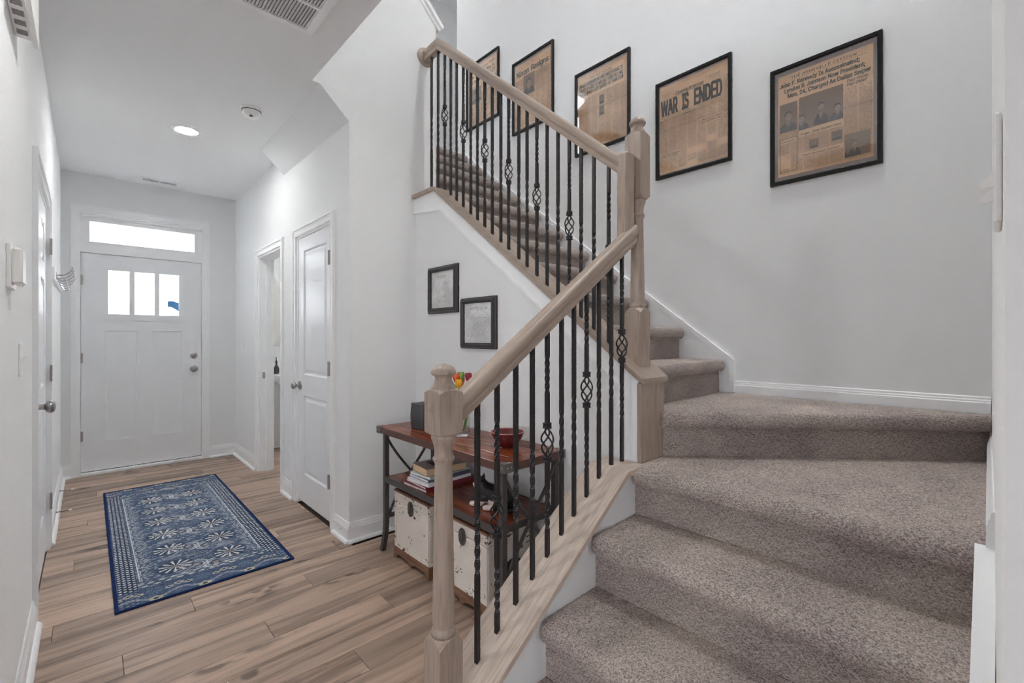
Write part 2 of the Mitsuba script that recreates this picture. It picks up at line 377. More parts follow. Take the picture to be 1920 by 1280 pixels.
# right wall, nearly edge on to the camera
pq = Polygon([(.600, -.0032), (2.72, .022), (2.72, -.12), (.600, -.12)])
put('wall_near', tf(ex(pq, 5.42), np.eye(4)), WALL, label='white wall edge at the right beside the lower steps', kind='structure')
# ceilings
c1 = sbox(XL - .02, -.5, .961, YF + .1)
put('ceiling', cat_([tf(ex(sbox(-1.0, 1.3, .961, YF).union(sbox(-5.0, -.9, .961, 1.45)).union(sbox(.961, YW, XR + .1, YF)), .27), frame_m((0, 0, ZC), (1, 0, 0), (0, 1, 0)))]), CEIL, label='white hallway ceiling', kind='structure')
put('ceiling_stairwell', B(-6.0, 5.0, -.9, 4.9, 5.42, 5.52), CEIL, label='white ceiling high over the stairwell', kind='structure')
# upstairs hall (open to the stairwell), out of the frame
put('floor_upstairs', cat_([B(-6.0, -1.0, -.9, 4.84, 2.80, 3.045), B(-1.0, .90, -.9, 4.84, 3.046, 3.06), B(1.31, 5.0, 3.66, 4.72, 2.80, 3.045)]), CARPET, label='carpeted upstairs floor', kind='structure')
lw = sbox(-.9, 3.0, 4.9, 5.42).difference(sbox(-.6, 3.08, 4.5, 4.62))
put('wall_loft_left', tf(ex(lw, TH), FX_pos(-6.12, 0, 0)), WALL, label='upstairs wall with a wide window', kind='structure')
lf = sbox(-6.0, 3.0, 1.31, 5.42).difference(sbox(-.78, 3.25, -.05, 5.34))
put('wall_loft_front', tf(ex(lf, TH), FY_neg(0, 4.84, 0)), WALL, label='upstairs front wall with a wide window', kind='structure')
put('wall_loft_rear', B(-6.0, 2.84, -1.02, -.9, 2.78, 5.42), WALL, label='upstairs rear wall', kind='structure')
# great room behind the camera
put('ceiling_rear', B(-5.0, 4.6, -6.0, -.9, ZC, ZC + .25), CEIL, label='ceiling of the room behind the viewer', kind='structure')
pb = sbox(-5.0, 0, 4.6, ZC).difference(sbox(-3.6, .6, -1.8, 2.20)).difference(sbox(1.6, .8, 3.2, 2.20))
put('wall_rear', tf(ex(pb, TH), FY_neg(0, -6.0, 0)), WALL, label='rear wall with wide glass doors behind the viewer', kind='structure')
pb2 = sbox(-6.0, 0, 1.45, ZC).difference(sbox(-4.8, .6, .3, 2.35))
put('wall_rear_left', tf(ex(pb2, TH), FX_pos(-5.12, 0, 0)), WALL, label='left wall of the room behind the viewer', kind='structure')
put('wall_rear_front', cat_([B(-5.0, XL - TH, 1.33, 1.45, 0, ZC)]), WALL, label='wall left of the hallway behind the viewer', kind='structure')
put('wall_rear_right', cat_([B(4.6, 4.72, -6.0, -.1, 0, ZC), B(2.72, 4.72, -.12, 0, 0, ZC)]), WALL, label='right wall of the room behind the viewer', kind='structure')
# bathroom
put('wall_bath', cat_([B(2.60, 2.72, 3.99, YF, 0, 2.9), B(XR + .125, 2.60, 3.93, 3.99, 0, 2.9), B(XR + .125, 2.72, 3.99, YF, 2.56, 2.7)]), WALL, label='white bathroom walls beyond the doorway', kind='structure')

# ------------------------------------------------------------------ floor of planks
put('floor', cat_([B(-5.0, 4.6, -6.0, 0.0, -.10, -.012), B(-5.0, XL - .3, 0.0, 1.45, -.10, -.012), B(XL - .3, 2.72, 0, YF, -.10, -.012)]), GAP, label='brown wood plank floor of the hallway', kind='structure')
PWID, PLEN = .150, 1.22
row = 0
y = -1.06
while y < YF:
    y1 = min(y + PWID, YF)
    xa, xb = (XL, XR) if y >= YW - .01 else ((XL, XW) if y1 > 1.12 else ((-1.6, .76) if y >= -.15 else (-1.6, 1.4)))
    if y < 1.40: xa = -1.6
    if y >= 3.98: xb = 2.60
    elif y < YW < y1: xb = XR
    x = xa - (row * .4637 % 1) * PLEN
    x = xa - ((row * .391 + .17) % 1) * PLEN
    while x < xb:
        a, b = max(x, xa), min(x + PLEN, xb)
        if b - a > .02:
            g = .0007
            m = hull([(xx, yy, zz) for xx, yy, zz in [(a + g, y + g, -.012), (b - g, y + g, -.012), (a + g, y1 - g, -.012), (b - g, y1 - g, -.012),
                     (a + g, y + g, -.0012), (b - g, y + g, -.0012), (a + g, y1 - g, -.0012), (b - g, y1 - g, -.0012),
                     (a + g + .0012, y + g + .0012, 0), (b - g - .0012, y + g + .0012, 0), (a + g + .0012, y1 - g - .0012, 0), (b - g - .0012, y1 - g - .0012, 0)]])
            m = trimesh.Trimesh(m.vertices[m.faces].reshape(-1, 3), np.arange(len(m.faces) * 3).reshape(-1, 3), process=False)
            k = rng.integers(1, 400)
            uv = np.c_[m.vertices[:, 0] + k * 3.17, (m.vertices[:, 1] - y) + 10.0 * k + 2.0]
            put('plank', m, PLANK, 'floor', uv=uv)
        x += PLEN
    y = y1; row += 1
# the rest of the rear room's floor
put('plank_field', cat_([B(-5.0, 4.6, -6.0, -1.06, -.012, 0), B(-5.0, -1.6, -1.06, 1.40, -.012, 0), B(1.4, 4.6, -1.06, -.12, -.012, 0)]), PLANK, 'floor', uv=None)

# ------------------------------------------------------------------ mouldings
BASEP = [(0, 0), (.0145, 0), (.0145, .084), (.011, .090), (.011, .098), (.0075, .104), (.0065, .116), (.003, .121), (0, .121)]
SHOEP = [(0, 0)] + [(.018 * math.cos(t), .020 * math.sin(t)) for t in np.linspace(0, PI / 2, 6)]
def run(prof, p0, p1, out, z0=0.0, h=1.0, off=0.0):
    """Sweep a wall profile (distance from wall, height) from p0 to p1; out = unit vector away from the wall."""
    p0, p1, out = np.array([*p0, z0], float), np.array([*p1, z0], float), np.array([*out, 0.0])
    r = [np.array([p + out * (a + off) + np.array([0, 0, b * h]) for a, b in prof]) for p in (p0, p1)]
    return loft(r)
def baseboard(name, p0, p1, out, label, z0=0.0, shoe=True, h=1.0):
    k = put(name, run(BASEP, p0, p1, out, z0, h), TRIM, label=label, kind='structure')
    if shoe: put('shoe_moulding', run(SHOEP, p0, p1, out, z0, 1.0, .0145), TRIM, k)
    return k
CW = .062
baseboard('baseboard_left', (XL, LD[1] + .062), (XL, YF), (1, 0), 'white baseboard along the left wall past the door')
baseboard('baseboard_left_near', (XL, 1.45), (XL, LD[0] - .064), (1, 0), 'white baseboard along the left wall before the door')
baseboard('baseboard_front', (.942, YF), (XR, YF), (0, -1), 'short white baseboard right of the front door')
baseboard('baseboard_front_left', (XL, YF), (-.113, YF), (0, -1), 'tiny white baseboard left of the front door')
baseboard('baseboard_right_far', (XR, BD[1] + .060), (XR, YF), (-1, 0), 'white baseboard between bathroom doorway and front corner')
baseboard('baseboard_right_mid', (XR, CD[1] + .060), (XR, BD[0] - .060), (-1, 0), 'short white baseboard between closet door and bathroom doorway')
k = baseboard('baseboard_right_near', (XR, YW - .0145), (XR, CD[0] - .060), (-1, 0), 'short white baseboard at the corner beside the closet door')
put('screw_head', tf(lathe([(0, .003), (.004, .002), (.005, 0), (0, 0)], 12), FX_neg(XR - .0145, 2.845, .060)), NICKEL, k)
baseboard('baseboard_closet', (XR - .0145, YW), (XW, YW), (0, -1), 'white baseboard below the wall facing the viewer')
baseboard('baseboard_understairs', (XW, 1.13), (XW, YW - .0145), (-1, 0), 'white baseboard behind the console table')

def casing(name, M, x0, x1, ztop, label, w=CW, bottom=0.0):
    """Three-sided door casing on the wall frame M (u along wall, v up, w out); opening x0..x1, 0..ztop."""
    o = sbox(x0 - w, bottom, x1 + w, ztop + w); i = sbox(x0, bottom - 1, x1, ztop)
    base = ex(o.difference(i), .0115)
    band = shift(ex(o.difference(sbox(x0 - w + .016, bottom - 1, x1 + w - .016, ztop + w - .016)), .0075), 0, 0, .0115)
    b2 = shift(ex(sbox(x0 - w + .021, bottom, x1 + w - .021, ztop + w - .021).difference(sbox(x0 - w + .027, bottom - 1, x1 + w - .027, ztop + w - .027)), .003), 0, 0, .0115)
    b3 = shift(ex(sbox(x0 - .010, bottom, x1 + .010, ztop + .010).difference(sbox(x0 - .004, bottom - 1, x1 + .004, ztop + .004)), .0025), 0, 0, .0115)
    return put(name, tf(cat_([base, band, b2, b3]), M), TRIM, label=label, kind='structure')
def jamb(key, M, x0, x1, ztop, depth, t=.016):
    o = sbox(x0, 0, x1, ztop); i = sbox(x0 + t, -1, x1 - t, ztop - t)
    put('jamb', tf(shift(ex(o.difference(i), depth), 0, 0, -depth), M), TRIM, key)
ML = FX_pos(XL, 0, 0)
k = casing('trim_3', ML, LD[0], LD[1], LD[2], 'white casing around the door in the left wall'); jamb(k, ML, LD[0], LD[1], LD[2], .10)
MF = FY_neg(0, YF, 0)
MR = FX_neg(XR, 0, 0)            # u = -y
k = casing('trim_5', MR, -CD[1], -CD[0], CD[2], 'white casing around the narrow closet door'); jamb(k, MR, -CD[1], -CD[0], CD[2], .11)
k = casing('trim_6', MR, -BD[1], -BD[0], BD[2], 'white casing around the open bathroom doorway'); jamb(k, MR, -BD[1], -BD[0], BD[2], .128)
put('door_stop', B(XR + .055, XR + .09, BD[1] - .028, BD[1] - .0165, 0, BD[2] - .02), TRIM, k)
put('strike_plate', B(XR + .028, XR + .052, BD[1] - .0185, BD[1] - .0155, .88, .94), NICKEL, k)

# ------------------------------------------------------------------ doors
def door_leaf(name, M, x0, x1, z0, z1, panels, label, thick=.035, raised=True, extra_holes=(), depth=.007):
    slab = sbox(x0, z0, x1, z1)
    for p in list(panels) + list(extra_holes): slab = slab.difference(sbox(*p))
    k = thing(name, label, None, kind='structure')
    put('leaf', tf(shift(ex(slab, thick), 0, 0, -thick), M), DOORW, k)
    for (a, b, c, d_) in panels:
        if raised:   # moulded panel: sloped sticking, flat recess and raised field
            rings = [np.array([(a + i, b + i, w), (c - i, b + i, w), (c - i, d_ - i, w), (a + i, d_ - i, w)]) for i, w in
                     ((0, -thick), (0, -.0002), (.004, -.001), (.014, -depth - .003), (.024, -depth - .003), (.044, -.003), (.05, -.0025))]
        else:
            rings = [np.array([(a + i, b + i, w), (c - i, b + i, w), (c - i, d_ - i, w), (a + i, d_ - i, w)]) for i, w in
                     ((0, -thick), (0, -.0002), (.003, -depth), (.006, -depth - .0005))]
        put('panel', tf(loft(rings), M), DOORW, k)
    return k
KNOBP = [(0, .064), (.012, .0635), (.021, .060), (.026, .053), (.0265, .046), (.023, .039), (.016, .034), (.0115, .030), (.0105, .022), (.012, .012), (.026, .011), (.031, .008), (.0325, .003), (.0325, 0), (0, 0)]
def knob(parent, M, name='knob', prof=KNOBP, s=1.0):
    return put(name, tf(lathe([(r * s, z * s) for r, z in prof], 36), M), NICKEL, parent, smooth=35)
def hinge(parent, M, z, h=.089):
    pin = shift(trimesh.creation.cylinder(.006, h, sections=14), 0, 0, 0)
    R = trimesh.transformations.rotation_matrix(PI / 2, [1, 0, 0])
    parts = [tf(pin, R)] + [tf(trimesh.creation.cylinder(.0068, .003, sections=14), trimesh.transformations.translation_matrix([0, yy, 0]) @ R) for yy in (-h / 2 - .002, -h / 6, h / 6, h / 2 + .002)]
    parts += [B(-.022, -.003, -h / 2, h / 2, -.004, -.0005), B(.003, .020, -h / 2, h / 2, -.004, -.0005)]
    return put('hinge', tf(cat_(parts), M @ trimesh.transformations.translation_matrix([0, z, .006])), NICKEL, parent, smooth=30)
def at(M, u, v, w=0.0): return M @ trimesh.transformations.translation_matrix([u, v, w])

# left door: six moulded panels, hinged at the far side
a, b = LD[0] + .018, LD[1] - .018
st = .115; mid = (a + b) / 2
pan = []
for z0, z1 in ((.24, .86), (.995, 1.60), (1.695, 1.93)):
    pan += [(a + st, z0, mid - .055, z1), (mid + .055, z0, b - st, z1)]
MLd = FX_pos(XL - .004, 0, 0)
dl = door_leaf('door_1', MLd, a, b, .012, LD[2] - .019, pan, 'closed white panelled door in the left wall')
knob(dl, at(MLd, a + .065, .945), s=1.12)
for z in (1.81, 1.056, .294): hinge(dl, at(FX_pos(XL, 0, 0), b + .008, 0, .012), z)
# closet door: two moulded panels, hinged on the near side (u = -y)
MCd = FX_neg(XR + .006, 0, 0)
dc = door_leaf('door_2', MCd, -CD[1] + .018, -CD[0] - .018, .028, CD[2] - .018,
               [(-3.585, .985, -3.128, 1.925), (-3.585, .235, -3.128, .835)], 'closed narrow white closet door with two panels')
knob(dc, at(MCd, -3.655, .905))
for z in (1.80, 1.06, .31): hinge(dc, at(MR, -CD[0] - .010, 0, .010), z)
# front door with three lites
MFd = FY_neg(0, YF + .030, 0)
lites = [(.135, 1.486, .302, 1.912), (.326, 1.486, .494, 1.912), (.519, 1.486, .690, 1.912)]
df = door_leaf('door_3', MFd, -.046, .876, .030, 2.052, [(.119, .300, .352, 1.333), (.473, .300, .706, 1.333)],
               'white front door with three small window panes', thick=.042, raised=False, extra_holes=lites, depth=.009)
for l in lites:
    put('pane', tf(shift(ex(sbox(l[0] - .004, l[1] - .004, l[2] + .004, l[3] + .004), .004), 0, 0, -.020), MFd), GLASSP, df)
fr = sbox(.105, 1.455, .720, 1.942)
for l in lites: fr = fr.difference(sbox(l[0] + .006, l[1] + .006, l[2] - .006, l[3] - .006))
put('glazing_frame', tf(ex(fr, .006), MFd), DOORW, df)
put('ledge', tf(cat_([B(.085, .742, 1.432, 1.452, 0, .012)]), MFd), DOORW, df)
knob(df, at(MFd, .812, .945), s=1.05)
put('deadbolt', tf(cat_([lathe([(0, .010), (.022, .009), (.030, .005), (.031, 0), (0, 0)], 32), B(-.005, .005, -.016, .016, .009, .022, .002)]), at(MFd, .812, 1.082)), NICKEL, df, smooth=30)
for z in (1.80, 1.08, .36): hinge(df, at(MFd, -.052, 0, .008), z)
put('weather_strip', tf(cat_([B(-.046, .876, .022, .030, -.03, -.002)]), MFd), DARK, df)
# front door unit frame: casing, head with transom, sill
kf = thing('trim_4', 'white casing and transom frame around the front door', None, kind='structure')
o = sbox(-.113, .0, .943, 2.482)
put('casing', tf(cat_([ex(o.difference(sbox(-.050, -1, .880, 2.420)), .012), shift(ex(o.difference(sbox(-.095, -1, .925, 2.464)), .007), 0, 0, .012)]), MF), TRIM, kf)
put('head_moulding', tf(cat_([B(-.055, .885, 2.398, 2.420, 0, .022, .003), B(-.045, .875, 2.382, 2.398, 0, .014, .002)]), MF), TRIM, kf)
put('mullion', tf(cat_([shift(ex(sbox(-.050, 2.054, .880, 2.405).difference(sbox(.009, 2.154, .817, 2.346)), .09), 0, 0, -.10)]), MF), TRIM, kf)
put('transom_bead', tf(shift(ex(rect_ring((.001, 2.146, .825, 2.354), (.012, 2.157, .814, 2.343)), .010), 0, 0, -.012), MF), TRIM, kf)
put('jamb', tf(cat_([B(-.062, -.049, 0, 2.41, -.11, 0), B(.879, .892, 0, 2.41, -.11, 0), B(-.050, -.034, 0, 2.06, -.108, -.0735), B(.864, .880, 0, 2.06, -.108, -.0735), B(-.050, .880, 2.036, 2.060, -.108, -.0735), B(-.050, .880, .0, .040, -.108, -.0735)]), MF), TRIM, kf)
put('sill', tf(cat_([B(-.052, .882, 0, .024, -.11, .022, .003)]), MF), TRIM, kf)
w1 = put('window_1', tf(shift(ex(sbox(.004, 2.15, .822, 2.35), .004), 0, 0, -.045), MF), GLASSP, label='long transom window pane above the front door', kind='structure')

# ------------------------------------------------------------------ stairs
RZ = .190
NOSE = [(-.004, -.076), (0.0, -.067), (.012, -.0645), (.031, -.061), (.041, -.051), (.0445, -.036), (.042, -.020), (.034, -.007), (.018, 0.0)]
def step_mesh(P0, P1, Q0, Q1, z0, z1, n_dir, ds=.004, du=.005, end0=False, amp=.0016, seed=0, tread_to=1.0):
    """Carpet over one riser, nosing and tread. P = foot of the riser, Q = back of the tread, n_dir = unit vector out of the riser."""
    P0, P1, Q0, Q1, n = (np.array(v, float) for v in (P0, P1, Q0, Q1, n_dir))
    prof = [(0.0, z0 - z1), (0.0, z0 - z1 + .08)] + NOSE                                 # (outward, z below the top)
    nn = np.array(prof); t = np.r_[0, np.cumsum(np.linalg.norm(np.diff(nn, axis=0), axis=1))]
    s = np.linspace(0, t[-1], max(6, int(t[-1] / ds)))
    from scipy.interpolate import PchipInterpolator
    po, pz = PchipInterpolator(t, nn[:, 0])(s), PchipInterpolator(t, nn[:, 1])(s)
    U = max(6, int(np.linalg.norm(P1 - P0) / du)); u = np.linspace(0, 1, U)
    depth = max(np.linalg.norm(Q0 - P0), np.linalg.norm(Q1 - P1)); K = max(5, int(depth / (ds * 1.25)))
    f = np.linspace(0, 1, K + 1)[1:]
    P = P0 + (P1 - P0) * u[:, None]; Q = Q0 + (Q1 - Q0) * u[:, None]
    L = np.linalg.norm(P1 - P0)
    e = np.ones(U)
    if end0: q = np.clip(u * L / .030, 0, 1); e = np.sqrt(np.clip(1 - (1 - q) ** 2, 0, 1)) * .75 + .25
    nd = np.r_[n, 0.0]
    front = np.concatenate([P, np.zeros((U, 1))], 1)[:, None, :] + (po[None, :] * e[:, None])[..., None] * nd
    front[..., 2] = z1 + pz[None, :] - (1 - e)[:, None] * .012 * (np.arange(len(s)) > len(s) * .6)[None, :]
    start = front[:, -1, :]
    Q3 = np.concatenate([Q, np.full((U, 1), z1)], 1)
    back = start[:, None, :] + (Q3 - start)[:, None, :] * f[None, :, None]
    G = np.concatenate([front, back], 1)
    du_, dv_ = np.gradient(G, axis=0), np.gradient(G, axis=1)
    N = np.cross(du_, dv_); N /= np.linalg.norm(N, axis=2, keepdims=True) + 1e-12
    if N[U // 2, -1, 2] < 0: N = -N
    amp_arr = amp * (2.2 * (meshkit.fbm(G * 105.0, 2, seed + 1) - .5) + 2.4 * (meshkit.noise(G * 210.0, seed + 9) - .5)) + .004 * (meshkit.fbm(G * 9.0, 2, seed + 5) - .5)
    G = G + N * amp_arr[..., None]
    A, Bn = G.shape[:2]; idx = np.arange(A * Bn).reshape(A, Bn)
    F = np.stack([idx[:-1, :-1], idx[1:, :-1], idx[1:, 1:], idx[:-1, 1:]], -1).reshape(-1, 4)
    V = G.reshape(-1, 3)
    Ft = np.vstack([F[:, [0, 1, 2]], F[:, [0, 2, 3]]])
    m = trimesh.Trimesh(V, Ft, process=False)
    if m.face_normals[-3:, 2].mean() < 0: m.invert()
    return m
stair = thing('staircase', 'taupe carpeted staircase turning left at a winder landing', 'staircase')
XRr = {1: .806, 2: 1.066, 3: 1.326, 4: 1.585}
YA, YB = .985, .040
for n in (1, 2, 3):
    put('carpeted_step', step_mesh((XRr[n], YA), (XRr[n], YB), (XRr[n + 1], YA), (XRr[n + 1], YB), RZ * (n - 1), RZ * n, (-1, 0), end0=True, seed=n), CARPET, stair, smooth=True)
dg0, dg1 = (1.81, .985), (2.712, .026)
put('carpeted_step', step_mesh((XRr[4], YA), (XRr[4], .012), (2.70, YA), (2.70, .030), RZ * 3, RZ * 4, (-1, 0), end0=True, seed=4), CARPET, stair, smooth=True)
dd = np.array([dg1[0] - dg0[0], dg1[1] - dg0[1]]); dd /= np.linalg.norm(dd); nrm = np.array([dd[1], -dd[0]])
nrm = nrm if nrm[1] < 0 else -nrm
put('carpeted_step', step_mesh((1.80, .995), dg1, (1.812, 1.12), (2.70, 1.12), RZ * 4, RZ * 5, nrm, end0=True, seed=5), CARPET, stair, smooth=True)
for n in range(6, 17):
    Yn = 1.12 + .245 * (n - 6)
    if n < 16: put('carpeted_step', step_mesh((2.700, Yn), (1.812, Yn), (2.700, Yn + .245), (1.812, Yn + .245), RZ * (n - 1), RZ * n, (0, -1), ds=.008, du=.009, end0=True, seed=n, amp=.0018), CARPET, stair, smooth=True)
    else: put('carpeted_step', step_mesh((2.700, Yn), (1.812, Yn), (2.700, Yn + .09), (1.812, Yn + .09), RZ * (n - 1), RZ * n, (0, -1), ds=.01, du=.012, seed=n), CARPET, stair, smooth=True)
# skirt boards
def skirt_top(y): return 1.138 + .755 * (y - 1.032)
ps = Polygon([(1.042, .955), (1.042, skirt_top(1.042)), (3.6, skirt_top(3.6)), (3.6, 2.85), (1.12, .90)])
put('trim_7', tf(ex(ps, .014), frame_m((XN - .014, 0, 0), (0, 1, 0), (0, 0, 1))), TRIM, label='white sloped skirt board along the newspaper wall', kind='structure')
ca, cw_ = math.atan(.755), .012
capm = [np.array([(XN - .020, 1.036, z), (XN, 1.036, z), (XN, 1.036, z)]) for z in (0, 1)]
pcap = Polygon([(1.036, skirt_top(1.036) - .034), (1.036, skirt_top(1.036)), (3.6, skirt_top(3.6)), (3.6, skirt_top(3.6) - .034)])
put('cap_moulding', tf(ex(pcap, .007), frame_m((XN - .021, 0, 0), (0, 1, 0), (0, 0, 1))), TRIM, 'trim_7')
put('end_moulding', tf(ex(sbox(1.036, .955, 1.066, skirt_top(1.036) - .01), .007), frame_m((XN - .021, 0, 0), (0, 1, 0), (0, 0, 1))), TRIM, 'trim_7')
baseboard('baseboard_stair', (XN, .025), (XN, 1.036), (-1, 0), 'white baseboard along the winder landing below the newspapers', z0=.935, shoe=False, h=.72)
wy = lambda x: -.0032 + (x - .6) * (.0252 / 2.12)
put('baseboard_near', run(BASEP, (1.50, wy(1.5)), (2.70, wy(2.70)), (0, 1), .755, .95), TRIM, label='white baseboard along the near stair wall', kind='structure')
pz = Polygon([(.62, 0), (1.505, 0), (1.505, .790), (.62, .790 - .885 * .73)])
put('trim_8', tf(ex(pz, .034), frame_m((0, .040, 0), (1, 0, 0), (0, 0, 1))), TRIM, label='thick white skirt board beside the lower steps', kind='structure')

# ------------------------------------------------------------------ stair railing
rail = thing('stair_railing', 'light oak stair railing with black iron balusters and turned newel posts', 'railing')
# caps
def slab_along(pts, lo, hi, t, axis):
    """A board of thickness t following the polyline pts (s, z of the top) between lo and hi on the other horizontal axis."""
    poly = Polygon([(s, z) for s, z in pts] + [(s, z - t) for s, z in pts[::-1]])
    if axis == 'x': return tf(ex(poly, hi - lo), frame_m((0, hi, 0), (1, 0, 0), (0, 0, 1)))
    return tf(ex(poly, hi - lo), frame_m((lo, 0, 0), (0, 1, 0), (0, 0, 1)))
put('curb_cap', slab_along([(.735, curbtop(.735)), (1.50, curbtop(1.5)), (1.635, curbtop(1.6))], .960, 1.150, .021, 'x'), OAKX, rail)
pt = Polygon([(1.635, .960), (1.80, .960), (1.87, .985), (1.635, .985)])
put('curb_cap', tf(ex(pt, .021), frame_m((0, 0, curbtop(1.6) - .021), (1, 0, 0), (0, 1, 0))), OAKX, rail)
put('stringer_cap', slab_along([(.975, captop(.985) - .004), (2.49, captop(2.49)), (2.745, captop(2.6))], 1.620, 1.828, .022, 'y'), OAKU, rail)
put('newel_base', B(1.634, 1.815, .9865, 1.006, curbtop(1.6), captop(.99) - .028, .001), OAK, rail)
# trim board below the upper cap
pt = [(1.01, captop(1.01) - .025), (2.49, captop(2.49) - .022), (2.742, captop(2.6) - .022)]
poly = Polygon([(1.006, captop(1.006) - .026), (2.49, captop(2.49) - .022), (2.75, captop(2.6) - .022), (2.75, captop(2.6) - .122), (2.45, captop(2.45) - .128), (1.106, captop(1.106) - .128), (1.106, .64), (1.006, .64)])
ktr = put('trim_9', tf(ex(poly, .011), frame_m((XW - .011, 0, 0), (0, 1, 0), (0, 0, 1))), TRIM, label='white trim board below the oak cap of the upper flight', kind='structure')
pb_ = Polygon([(2.75, captop(2.6) - .106), (2.45, captop(2.45) - .112), (1.090, captop(1.090) - .112), (1.090, captop(1.090) - .128), (2.45, captop(2.45) - .128), (2.75, captop(2.6) - .122)])
put('bead', tf(ex(pb_, .005), frame_m((XW - .016, 0, 0), (0, 1, 0), (0, 0, 1))), TRIM, ktr)
# newel posts
def chamfer_block(cx, cy, w, z0, z1, tip, top=True, bot=True, tb=.006):
    """Square block whose ends run up in pointed arches at the corners, like a turned newel."""
    n = 12; rings = []
    def ring(r_mix, z_fn):
        out = []
        for side in range(4):
            for k in range(n):
                t = -1 + 2 * k / n
                a = [(1, t), (-t, 1), (-1, -t), (t, -1)][side]
                sq = np.array(a) * w / 2; th = math.atan2(a[1], a[0]); ci = np.array([math.cos(th), math.sin(th)]) * w / 2 * .92
                p = sq * (1 - r_mix) + ci * r_mix
                out.append((cx + p[0], cy + p[1], z_fn(t * t)))
        return np.array(out)
    if bot: rings += [ring(1, lambda t: z0 - .002), ring(0, lambda t: z0 + tb * t)]
    else: rings += [ring(0, lambda t: z0)]
    if top: rings += [ring(0, lambda t: z1 - tip * t), ring(1, lambda t: z1 + .002)]
    else: rings += [ring(0, lambda t: z1)]
    return loft(rings)
def newel(cx, cy, z_floor, zb1, z_t0, z_t1, z_top, w=.0765, shaft=(.0245, .031), cap=.0355):
    k = f'{rail}__newel_post' + ('_001' if f'{rail}__newel_post__base_block' in scene else '')
    put('base_block', chamfer_block(cx, cy, w, z_floor, zb1, .020, bot=False), OAK, k, smooth=12)
    put('top_block', chamfer_block(cx, cy, w, z_t0, z_t1, .009, tb=.004 if z_t0 < 1.2 else .013), OAK, k, smooth=12)
    H = z_t0 - zb1
    pr_ = [(0, 0), (.030, 0), (.0335, .008), (.0335, .016), (.030, .022), (.0285, .028), (shaft[1], .036), (shaft[0], H - .085), (.026, H - .080), (.0305, H - .074), (.0310, H - .069), (.0265, H - .062), (.0255, H - .050), (.027, H - .034), (.0315, H - .020), (.0345, H - .014), (.0345, H - .008), (.031, H), (0, H)]
    put('turned_shaft', shift(lathe(pr_, 40), cx, cy, zb1), OAK, k, smooth=35)
    h = z_top - z_t1
    pf_ = [(0, 0), (.033, 0), (.0345, .08 * h), (.033, .17 * h), (.028, .26 * h), (.024, .38 * h), (.0235, .46 * h), (.026, .53 * h), (cap * .94, .58 * h), (cap, .63 * h), (cap * .97, .72 * h), (cap * .83, .84 * h), (cap * .55, .94 * h), (cap * .2, .99 * h), (0, h)]
    put('finial', shift(lathe(pf_, 40), cx, cy, z_t1 - .002), OAK, k, smooth=40)
    return k
nk = newel(.727, 1.060, 0.0, .440, 1.000, 1.122, 1.196)
put('plug', tf(lathe([(0, .0012), (.0125, .001), (.0135, 0), (0, 0)], 24), FX_neg(.727 - .0383, 1.062, 1.072)), OAK, nk)
newel(1.737, 1.068, captop(1.02) - .02, 1.392, 1.862, 2.142, 2.218)
# handrails
RP = [(-.0215, 0), (.0215, 0), (.0235, .004), (.0235, .016), (.0205, .020), (.0205, .025), (.0285, .034), (.0300, .044), (.0290, .054), (.0240, .063), (.0140, .069), (0, .0705), (-.0140, .069), (-.0240, .063), (-.0290, .054), (-.0300, .044), (-.0285, .034), (-.0205, .025), (-.0205, .020), (-.0235, .016), (-.0235, .004)]
def rail_mesh(path, kz=1.15):
    """Plumb rail sections along the path (points on the underside's centre line)."""
    P = [np.array(p, float) for p in path]; rings = []
    for i, p in enumerate(P):
        d_ = (P[min(i + 1, len(P) - 1)] - P[max(i - 1, 0)])[:2]; d_ /= np.linalg.norm(d_); sd = np.array([d_[1], -d_[0], 0])
        rings.append(np.array([p + sd * a + np.array([0, 0, b * kz]) for a, b in RP]))
    return loft(rings)
def lower_z(x): return 1.043 + .70 * (x - .80)
put('handrail', rail_mesh([(.762, 1.062, lower_z(.762)), (1.20, 1.062, lower_z(1.2)), (1.690, 1.064, lower_z(1.690))]), OAKL, rail, smooth=35)
def rx(y): return 1.612 + .0434 * y
def upper_z(y): return 2.025 + .843 * (min(y, 2.56) - 1.1776)
put('handrail', rail_mesh([(rx(1.085), 1.085, upper_z(1.085)), (rx(1.8), 1.8, upper_z(1.8)), (rx(2.56), 2.56, upper_z(2.56)), (rx(2.738), 2.738, upper_z(2.56) + .002)]), OAKU, rail, smooth=35)
GX, GY = 1.660, 1.077
put('gooseneck', cat_([B(GX - .030, GX + .030, GY - .027, GY + .027, lower_z(1.66) - .005, upper_z(1.10) + .083, .008)]), OAK, rail, smooth=30)
put('gooseneck_return', B(GX + .02, 1.702, GY - .022, GY + .022, upper_z(1.10) - .015, upper_z(1.10) + .060, .003), OAK, rail)
put('rosette', tf(lathe([(0, .020), (.045, .020), (.056, .017), (.062, .011), (.064, .004), (.064, 0), (0, 0)], 40), FY_neg(rx(2.74), YW, upper_z(2.56) + .040)), OAK, rail, smooth=30)
